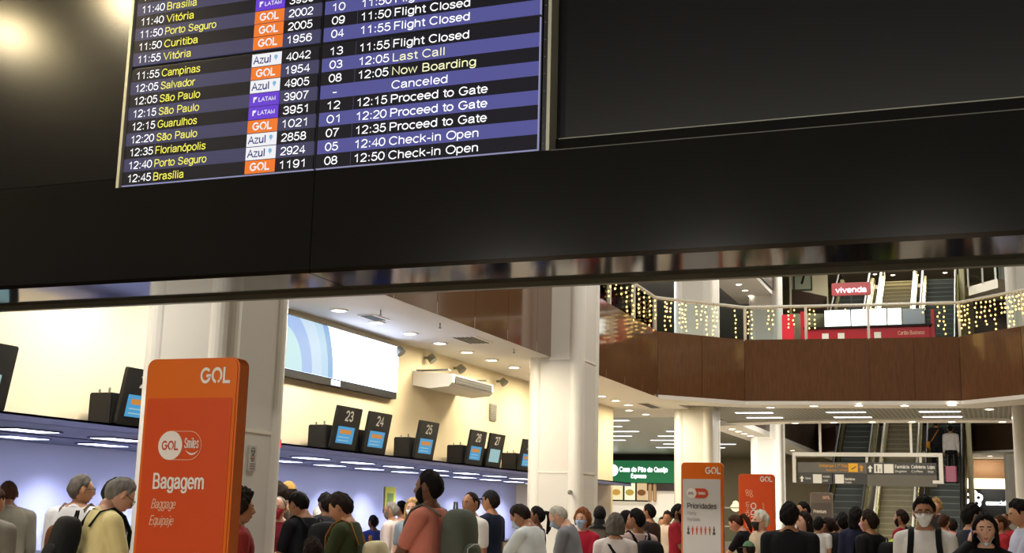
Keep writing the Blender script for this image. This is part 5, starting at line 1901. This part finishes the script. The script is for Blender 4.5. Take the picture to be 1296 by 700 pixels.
def finish_people():
    dg = bpy.context.evaluated_depsgraph_get()
    for r in REMESH:
        md = r['ob'].modifiers.new('remesh', 'REMESH')
        md.mode = 'VOXEL'
        md.voxel_size = r['vox']
        sm = r['ob'].modifiers.new('smooth', 'SMOOTH')
        sm.factor = 0.5
        sm.iterations = 3
    bpy.context.view_layer.update()
    dg = bpy.context.evaluated_depsgraph_get()
    done = []
    for r in REMESH:
        ev = r['ob'].evaluated_get(dg)
        me = ev.to_mesh()
        n = len(me.vertices)
        co = np.empty(n*3, np.float32)
        me.vertices.foreach_get('co', co)
        nl = len(me.loops)
        li = np.empty(nl, np.int32)
        me.loops.foreach_get('vertex_index', li)
        npoly = len(me.polygons)
        tot = np.empty(npoly, np.int32)
        me.polygons.foreach_get('loop_total', tot)
        ev.to_mesh_clear()
        done.append((r, co.reshape(-1, 3), li, tot))
    for r, co, li, tot in done:
        old = r['ob'].data
        bpy.data.objects.remove(r['ob'])
        bpy.data.meshes.remove(old)
        Vs, Ls, Ts = [co], [li], [tot]
        o = len(co)
        for V, F in r['extra']:
            Vs.append(np.asarray(V, np.float32))
            Ls.append(np.array([i+o for f in F for i in f], np.int32))
            Ts.append(np.array([len(f) for f in F], np.int32))
            o += len(V)
        V = np.concatenate(Vs)*r['s']
        L = np.concatenate(Ls)
        T = np.concatenate(Ts)
        me = bpy.data.meshes.new(r['name'])
        me.vertices.add(len(V))
        me.vertices.foreach_set('co', V.astype(np.float32).ravel())
        me.loops.add(len(L))
        me.loops.foreach_set('vertex_index', L)
        me.polygons.add(len(T))
        me.polygons.foreach_set('loop_start', np.concatenate([[0], np.cumsum(T)[:-1]]).astype(np.int32))
        me.update(calc_edges=True)
        me.validate()
        me.materials.append(r['m'])
        shade(me)
        ob = bpy.data.objects.new(r['name'], me)
        COL.objects.link(ob)
        ob.parent = r['root']


# ------------------------------------------------------------------ bags and phones carried by people
def sellip(g, c, r, p=0.55, nu=20, nv=12, M=None):
    rings = []
    for i in range(nv):
        th = -pi/2+pi*(i+0.5)/nv
        ct, st = cos(th), sin(th)
        rr = abs(ct)**p
        zz = math.copysign(abs(st)**p, st)
        rings.append([(c[0]+r[0]*rr*math.copysign(abs(cos(t))**p, cos(t)), c[1]+r[1]*rr*math.copysign(abs(sin(t))**p, sin(t)), c[2]+r[2]*zz) for t in np.linspace(0, 2*pi, nu+1)[:-1]])
    return g.loft(rings, M=M)


def backpack(rec, label, colr, strapc, size=(.155, .095, .235), zc=1.17, pocket=None, trim=None, front=False):
    s, L1, leanf = rec['s'], rec['L1'], rec['lean']
    t = thing('backpack', label, 'backpack', (*rec['loc'], rec['z']), rec['rz'], 'backpacks worn in the queue')
    sg = 1 if front else -1
    yc = sg*(0.15+rec['belly']*0.4+size[1])

    def put(g, name, m, parent=t):
        v = leanf(np.concatenate(g.v))*s
        return G().add(v, g.f).build(name, m, parent, smooth=True)
    g = sellip(G(), (0, yc, zc), size)
    body = put(g, 'pack_body', cloth(colr))
    g = sellip(G(), (0, yc+sg*size[1]*0.85, zc-size[2]*0.35), (size[0]*0.8, size[1]*0.45, size[2]*0.48))
    put(g, 'front_pocket', cloth(pocket or colr))
    g = G().tube([(-.03, yc-sg*.04, zc+size[2]*.97), (-.02, yc-sg*.04, zc+size[2]+.045), (.02, yc-sg*.04, zc+size[2]+.045), (.03, yc-sg*.04, zc+size[2]*.97)], 0.008, 6)
    put(g, 'grab_handle', cloth(strapc))
    if trim:
        g = G().tube([(-size[0]*.78, yc+sg*size[1]*1.12, zc-size[2]*.75), (-size[0]*.78, yc+sg*size[1]*1.2, zc+.0), (-size[0]*.3, yc+sg*size[1]*1.3, zc+.03), (size[0]*.3, yc+sg*size[1]*1.3, zc+.03)], 0.004, 6)
        put(g, 'piping', cloth(trim))
    for sd in (-1, 1):
        fy = 0.135+rec['belly']*0.4
        pts = [(sd*.085, sg*-.02+yc*0.62, zc+size[2]*.8), (sd*.098, sg*.085, 1.455), (sd*.105, 0.0, 1.495), (sd*.108, -sg*.085, 1.455), (sd*.112, -sg*fy, 1.36), (sd*.125, -sg*(fy+.01), 1.24), (sd*.155, -sg*.085, 1.08), (sd*.15, sg*.10, 1.02)]
        g = G().tube(pts, 0.01, 8, flat=(0.007, 0.026, (0, 0, 1)))
        put(g, 'strap', cloth(strapc))
    return t


def sling(rec, label, colr, bagc=None, side=1):
    """shoulder strap running diagonally across the back and chest, with a bag at the hip"""
    s, leanf = rec['s'], rec['lean']
    t = thing('shoulder_bag', label, 'bag', (*rec['loc'], rec['z']), rec['rz'], 'bags carried by the passengers')
    pts = [(-side*.105, -.01, 1.485), (-side*.07, -.115, 1.40), (side*.02, -.15, 1.25), (side*.12, -.135, 1.08), (side*.21, -.02, .98), (side*.12, .13, 1.08), (side*.0, .155, 1.24), (-side*.07, .11, 1.40), (-side*.105, -.01, 1.485)]
    g = G().tube(pts, 0.01, 8, flat=(0.007, 0.024, (0, 0, 1)), cap=False)
    G().add(leanf(np.concatenate(g.v))*s, g.f).build('strap', cloth(colr), t, smooth=True)
    g = sellip(G(), (side*.27, -.03, .88), (.075, .15, .13))
    G().add(leanf(np.concatenate(g.v))*s, g.f).build('bag_body', cloth(bagc or colr), t, smooth=True)
    return t


def phone(rec, label, i, colr='#15161a'):
    """slab phone between the fingers of arm i (0 left, 1 right)"""
    sd, S, E_, T, pose = rec['joints'][i]
    s = rec['s']
    fd = (T-E_)/np.linalg.norm(T-E_)
    t = thing('phone', label, 'phone', (*rec['loc'], rec['z']), rec['rz'])
    if pose == 'ear':
        c = T+np.array([-sd*0.022, -0.005, 0.085])
        M = Matrix.Translation(c)@Matrix.Rotation(radians(-12), 4, 'X')@Matrix.Rotation(radians(90), 4, 'Y')
    else:
        c = T+np.array([-sd*0.02, 0.10, 0.075])
        M = Matrix.Translation(c)@Matrix.Rotation(radians(-50), 4, 'X')
    g = G().prism(rrect(-.037, .037, -.075, .075, .01), -.004, .004, M=M@(Matrix.Rotation(0, 4, 'X')))
    G().add(np.concatenate(g.v)*s, g.f).build('phone_body', mat('phone_'+colr.strip('#'), colr, 0.3), t)
    g = G().prism(rrect(-.033, .033, -.07, .07, .007), .004, .0055, M=M)
    G().add(np.concatenate(g.v)*s, g.f).build('phone_screen', emit('phone_screen_glow', '#9fb4d8', 0.5), t)
    return t

W_ = '#d8d6d2'
p = person('bald man in a grey-olive shirt seen from behind at the far left', 11, 609, 11.2, 350, 'brown', ('buzz', 'brown'), '#6b675c', 'long', lean=8, hp=10, collar='#6b675c')
p = person('person cut by the left picture edge in a grey top', -8, 617, 9.2, 40, 'tan', ('short', 'brown'), '#7a756c', 'short')
p = person('grey-haired man in white shirt and glasses wearing a brown leather backpack', 103, 602.6, 10.6, 28, 'tan', ('short', 'salt'), '#d9d9dc', 'long', collar='#d9d9dc', hy=48, build=1.1, glasses=True)
backpack(p, 'brown leather backpack on the man in the white shirt', '#6b4229', '#5a4632', (.135, .08, .2), 1.13, pocket='#6d4426')
p = person('grey-haired man in pale yellow polo looking down at his phone beside the orange totem', 163, 608, 8.7, 70, 'pale', ('short', 'grey'), '#dccf97', 'short', lean=10, hp=22, collar='#dccf97', glasses=True, arms=('hold', 'hold'), belly=.04)
backpack(p, 'black backpack on the man in the yellow polo', '#17181a', '#1b1c1e', (.155, .08, .23), 1.16)
phone(p, 'dark phone held by the man in the yellow polo', 1)
p = person('dark-haired person in black standing behind the man in the yellow polo', 146, 609, 11.4, 80, 'tan', ('full', 'black'), '#15151a', 'long')
p = person('curly dark-haired person half hidden between orange totem and nearest column', 304, 624, 9.0, 75, 'tan', ('curly', 'dark'), '#8a2c2a', 'short', fem=1)

p = person('dark-haired person at the column edge behind the woman with the red mask', 352, 612, 13.6, 300, 'brown', ('full', 'dark'), '#4a3a34', 'long')
p = person('pale person in maroon with a red face mask next to the nearest column', 354, 629, 12.4, 200, 'pale', ('bald', 'grey'), '#6e1c28', 'long', mask=('#a3202f', 'on'))
p = person('person in an ochre cap standing behind the black-shirted man', 366, 611, 14.2, 330, 'tan', ('short', 'dark'), '#a08c5c', 'short', cap='#b08a4c')
p = person('man in black t-shirt bending left with a black and grey backpack', 374, 624.5, 11.2, 315, 'olive', ('short', 'black'), '#15181d', 'short', lean=10, hp=18, arms=('hold', 'hold'))
backpack(p, 'black and grey backpack on the man in the black t-shirt', '#1b1d20', '#141517', (.165, .11, .23), 1.17, pocket='#8a8c8c')
p = person('short dark-brown-haired person in front of the man with the green shirt', 396, 682, 9.6, 330, 'brown', ('full', 'dark'), '#2a2624', 'long', fem=1, length=.2)
p = person('dark-haired man behind the man in the green shirt', 413, 626, 15.0, 330, 'brown', ('full', 'black'), '#2a2a30', 'long')
p = person('white-haired person in yellow and white facing the counters', 404, 643, 15.8, 330, 'pale', ('short', 'white'), '#b9a64a', 'short', fem=1)
p = person('dark-haired man in olive green t-shirt with tan backpack straps looking down', 426, 627, 10.6, 290, 'tan', ('full', 'dark'), '#3a4228', 'short', hp=18, lean=6, belly=.03, arms=('hold', 'hold'), build=1.05)
backpack(p, 'cream and black backpack with tan straps on the man in olive green', '#c8bf9c', '#9a6c3c', (.15, .10, .17), 1.12, pocket='#1b1b1c')
p = person('dark-haired person in blue facing the counter beyond the queue', 473, 653, 18.4, 320, 'brown', ('short', 'black'), '#2c3c86', 'long')
p = person('old grey-haired bearded man in pale pink shirt facing left', 496, 636, 16.6, 290, 'tan', ('short', 'grey'), '#cdbfbc', 'long', hy=-5, beard='grey', glasses=True, collar='#cdbfbc')
p = person('black-haired man in white and orange behind the old man in pale pink', 509, 635, 18.4, 300, 'tan', ('short', 'black'), '#d8a488', 'short')
p = person('blonde woman in a white face mask and blue-grey top facing the camera', 523, 632, 14.6, 195, 'pale', ('long', 'blond'), '#7d8894', 'short', fem=1, length=.2, mask=('#e4e2de', 'on'))
p = person('person in a maroon t-shirt half hidden by the man in the salmon shirt', 537, 634, 11.2, 276, 'brown', ('short', 'dark'), '#4a1c20', 'short', arms=('reach', 'reach'), stature=None)
p = person('tall dark-haired man in a salmon t-shirt with a large grey backpack facing left', 545, 597, 9.5, 296, 'brown', ('short', 'black'), '#d0806e', 'short', beard='black', arms=('low_hold', 'down'))
backpack(p, 'large grey backpack on the tall man in the salmon t-shirt', '#5c6259', '#6d716a', (.17, .105, .28), 1.19, trim='#c8ccc4')
p = person('stocky man in a white v-neck t-shirt with dark receding hair', 597, 624, 13.2, 235, 'olive', ('receding', 'dark'), '#dcd8d4', 'short', belly=.05, build=1.06, hy=-10)
p = person('man in black cap and navy t-shirt looking left', 622, 622, 14.6, 300, 'tan', ('short', 'dark'), '#1b2336', 'short', cap='#15161a', glasses=True)
p = person('dark-haired man in white t-shirt bending over a blue phone', 652, 641, 11.8, 300, 'olive', ('short', 'dark'), '#d6dcdc', 'short', lean=14, hp=22, mask=('#aebfcf', 'on'), arms=('reach', 'hold'))
phone(p, 'blue phone held by the bending man in the white t-shirt', 0, '#27408a')
p = person('dark-haired woman with tied hair in a blue denim shirt', 680, 642, 14.4, 275, 'brown', ('tied', 'black'), '#2f3d66', 'long', fem=1, ponytail=True)
p = person('old man in a grey shirt with mask looking down at his hands', 700, 642.5, 13.0, 285, 'pale', ('receding', 'silver'), '#7d8086', 'short', lean=12, hp=24, mask=('#8fa3b4', 'on'), arms=('hold', 'hold'), collar='#7d8086', belly=.04)
p = person('red-haired woman in a red shirt with a pale blue face mask', 738, 645, 13.8, 205, 'pale', ('bob', 'auburn'), '#a81e34', 'short', fem=1, mask=('#a9c0dc', 'on'), length=.06, arms=('fold', 'down'))
p = person('person in a black headscarf before the second column', 759, 641, 18.0, 10, 'tan', None, '#5c564e', 'long', fem=1, hood='#121214')
p = person('grey-bobbed woman in a white t-shirt seen from behind with a thin black strap', 779, 652, 12.2, 355, 'tan', ('bob', 'salt'), '#d8cfcc', 'short', fem=1, length=.08, build=1.1)
sling(p, 'black bag with a thin strap on the woman in the white t-shirt', '#141416', '#141416', side=1)
p = person('black-haired man facing right beside the man with the black backpack', 792, 647, 14.6, 60, 'tan', ('short', 'black'), '#8a7a70', 'short')
p = person('dark-haired man in a pale pink t-shirt with a black backpack facing left', 806, 645, 12.8, 330, 'olive', ('short', 'black'), '#cbb0ac', 'short', hy=-30)
backpack(p, 'black backpack on the man in the pale pink t-shirt', '#17191d', '#141518', (.165, .12, .25), 1.15)
p = person('masked man in a dark brown shirt in front of the green shop', 822, 639, 18.2, 300, 'tan', ('short', 'black'), '#3a2a24', 'long', mask=('#e0ddd8', 'on'))
p = person('woman in a pale top far behind, near the green shop counter', 845, 648, 23.0, 200, 'olive', ('full', 'dark'), '#cfc0b0', 'short', fem=1)
p = person('small far person in white before the green shop counter', 838, 655, 25.0, 180, 'tan', ('short', 'dark'), '#cfc8bc', 'short')
p = person('bearded man in red and black cut off by the white priority totem', 858, 639, 17.3, 110, 'brown', ('short', 'black'), '#8a1c28', 'short', beard='black', arms=('hold', 'hold'), at=None)
p = person('woman in black with tied brown hair leaning left between the totems', 927, 653, 16.4, 290, 'pale', ('tied', 'brown'), '#15151a', 'short', fem=1, lean=16, hp=15, ponytail=True, arms=('reach', 'low_hold'))
p = person('short person in a green top at the bottom beside the orange totem', 948, 686, 14.0, 320, 'brown', ('short', 'dark'), '#4f8058', 'short', cap='#57755a')
p = person('silver-haired man with a black mask in a beige shirt before the orange totem', 963, 648, 14.6, 240, 'pale', ('full', 'white'), '#b8a68e', 'short', mask=('#17171a', 'on'), collar='#b8a68e', belly=.03)
p = person('tall black-haired man in a black shirt seen from behind', 999, 638.5, 11.6, 10, 'tan', ('full', 'black'), '#131519', 'long', build=1.12, collar='#131519')
p = person('dark-haired man in white behind the man in black', 1017, 636, 19.0, 250, 'tan', ('short', 'black'), '#d0ccc8', 'short')
p = person('dark-haired woman facing left next to the man in black', 1018, 649, 14.6, 230, 'pale', ('long', 'dark'), '#4f6a48', 'short', fem=1, length=.18, arms=('carry', 'carry'))
p = person('black-haired toddler in white being carried, seen from behind', 1036, 655, 13.9, 20, 'tan', ('short', 'black'), '#d4d2d0', 'short', build=1.15, base_z=0.62, head=1.45)
p = person('dark-haired person behind the toddler', 1048, 656, 16.5, 300, 'brown', ('short', 'dark'), '#2a2422', 'long')
p = person('person in a red shirt behind the toddler on the right', 1056, 657, 18.5, 330, 'tan', ('short', 'dark'), '#8a2630', 'short')
p = person('black-haired man in black with a white bag strap before the stair', 1067, 651, 16.2, 345, 'brown', ('full', 'black'), '#17181c', 'long', build=1.1)
p = person('dark-haired person in navy left of the grey-brown-haired man', 1083, 644, 15.6, 350, 'brown', ('full', 'black'), '#20233a', 'long', fem=1, length=.12)
p = person('dark-haired man in a black jacket facing left before the stair', 1100, 648, 14.0, 300, 'tan', ('full', 'dark'), '#191a1c', 'long', mask=('#d8a0a8', 'on'), build=1.1)
backpack(p, 'black backpack on the man in the black jacket before the stair', '#141518', '#101114', (.16, .11, .24), 1.15)
p = person('bearded man in red with a black scarf walking left before the stair', 1141, 646, 17.6, 295, 'olive', ('short', 'dark'), '#8a1f28', 'long', beard='dark', collar='#15151a')
p = person('small figure in a bright lime top at the bottom before the stair', 1130, 684, 15.6, 200, 'tan', ('short', 'dark'), '#9ac23c', 'short', cap='#a8c848')
p = person('man in white t-shirt, white mask and glasses wearing black backpack straps, facing the camera', 1169, 631, 10.3, 182, 'olive', ('full', 'black'), '#d6d2cc', 'short', mask=('#dedcd8', 'on'), glasses=True, arms=('down', 'down'))
backpack(p, 'black backpack whose straps cross the white t-shirt of the masked man', '#141519', '#101114', (.15, .10, .23), 1.15)
p = person('blond-haired person far behind the masked man in white', 1184, 633, 26.0, 180, 'pale', ('curly', 'blond'), '#2a2a2c', 'long')
p = person('small far person in pink right of the masked man in white', 1194, 652, 19.0, 20, 'pale', ('short', 'brown'), '#c88a8c', 'short')
p = person('small far person in teal at the foot of the right escalator', 1205, 657, 19.5, 350, 'tan', ('short', 'dark'), '#3f6a70', 'short')
p = person('dark-haired man in a navy shirt and glasses turned towards the dark shop', 1229, 640, 13.6, 60, 'tan', ('full', 'black'), '#1f2430', 'short', glasses=True, build=1.05)
p = person('long-haired woman in black on the phone with her mask under the chin', 1246, 652, 9.2, 178, 'pale', ('long', 'black'), '#141417', 'long', fem=1, length=.27, mask=('#d0d8dc', 'chin'), arms=('down', 'ear'))
phone(p, 'phone held to the ear of the long-haired woman in black', 1)
p = person('person in a red shirt standing behind the long-haired woman', 1265, 653, 17.0, 250, 'tan', ('short', 'brown'), '#a0242e', 'short')
p = person('person in bright red behind, beside the man in pale blue', 1272, 650, 18.6, 200, 'brown', ('bald', 'dark'), '#b02a34', 'short')
p = person('dark-haired man in a pale blue shirt at the right picture edge facing left', 1288, 635, 12.2, 255, 'tan', ('full', 'black'), '#b4b8cc', 'long', collar='#b4b8cc', arms=('fold', 'fold'), hp=12)

# riders on the right escalator
for (lb, x, k_, top, sk_, fem, hr) in (('dark-clothed person with an ochre bag standing high on the right escalator', -1.85, 14.5, '#1d1c20', 'tan', 0, ('short', 'dark')),
                                       ('person in a white top and dark trousers beside the pink suitcase on the right escalator', -1.38, 13.5, '#c8c6c4', 'tan', 0, ('short', 'black'))):
    yy = Y0+(5.2/SL)*k_/NST
    zz = 5.2*int(k_)/NST+5.2/NST
    yy = Y0+(5.2/SL)*int(k_)/NST+0.16
    p = person(lb, 0, 0, 44.0, 0, sk_, hr, top, 'long', legs='#16161a', fem=fem, stature=1.0, at=(x, yy, zz+1.75), base_z=zz)
    if 'ochre' in lb:
        sling(p, 'ochre shoulder bag of the person high on the right escalator', '#a8742c', '#b07a30', side=-1)
k_ = 12
yy, zz = Y0+(5.2/SL)*k_/NST+0.17, 5.2*k_/NST+5.2/NST
sc_ = thing('suitcase', 'pink suitcase with a raised handle on the right escalator', 'suitcase', (-1.40, yy, zz))
G().prism(rrect(-.19, .19, -.11, .11, .05), 0.06, 0.58).build('shell', mat('pink_suitcase', '#b8486c', 0.4), sc_)
for x in (-.17, .17):
    G().cap((x, 0, 0.035), (x, 0.001, 0.06), 0.035, 0.035, 10).build('wheel', M_SBLACK, sc_)
G().tube([(-.1, .08, .56), (-.1, .08, .95), (.1, .08, .95), (.1, .08, .56)], 0.012, 8).build('handle', M_TRIMG, sc_)
finish_people()
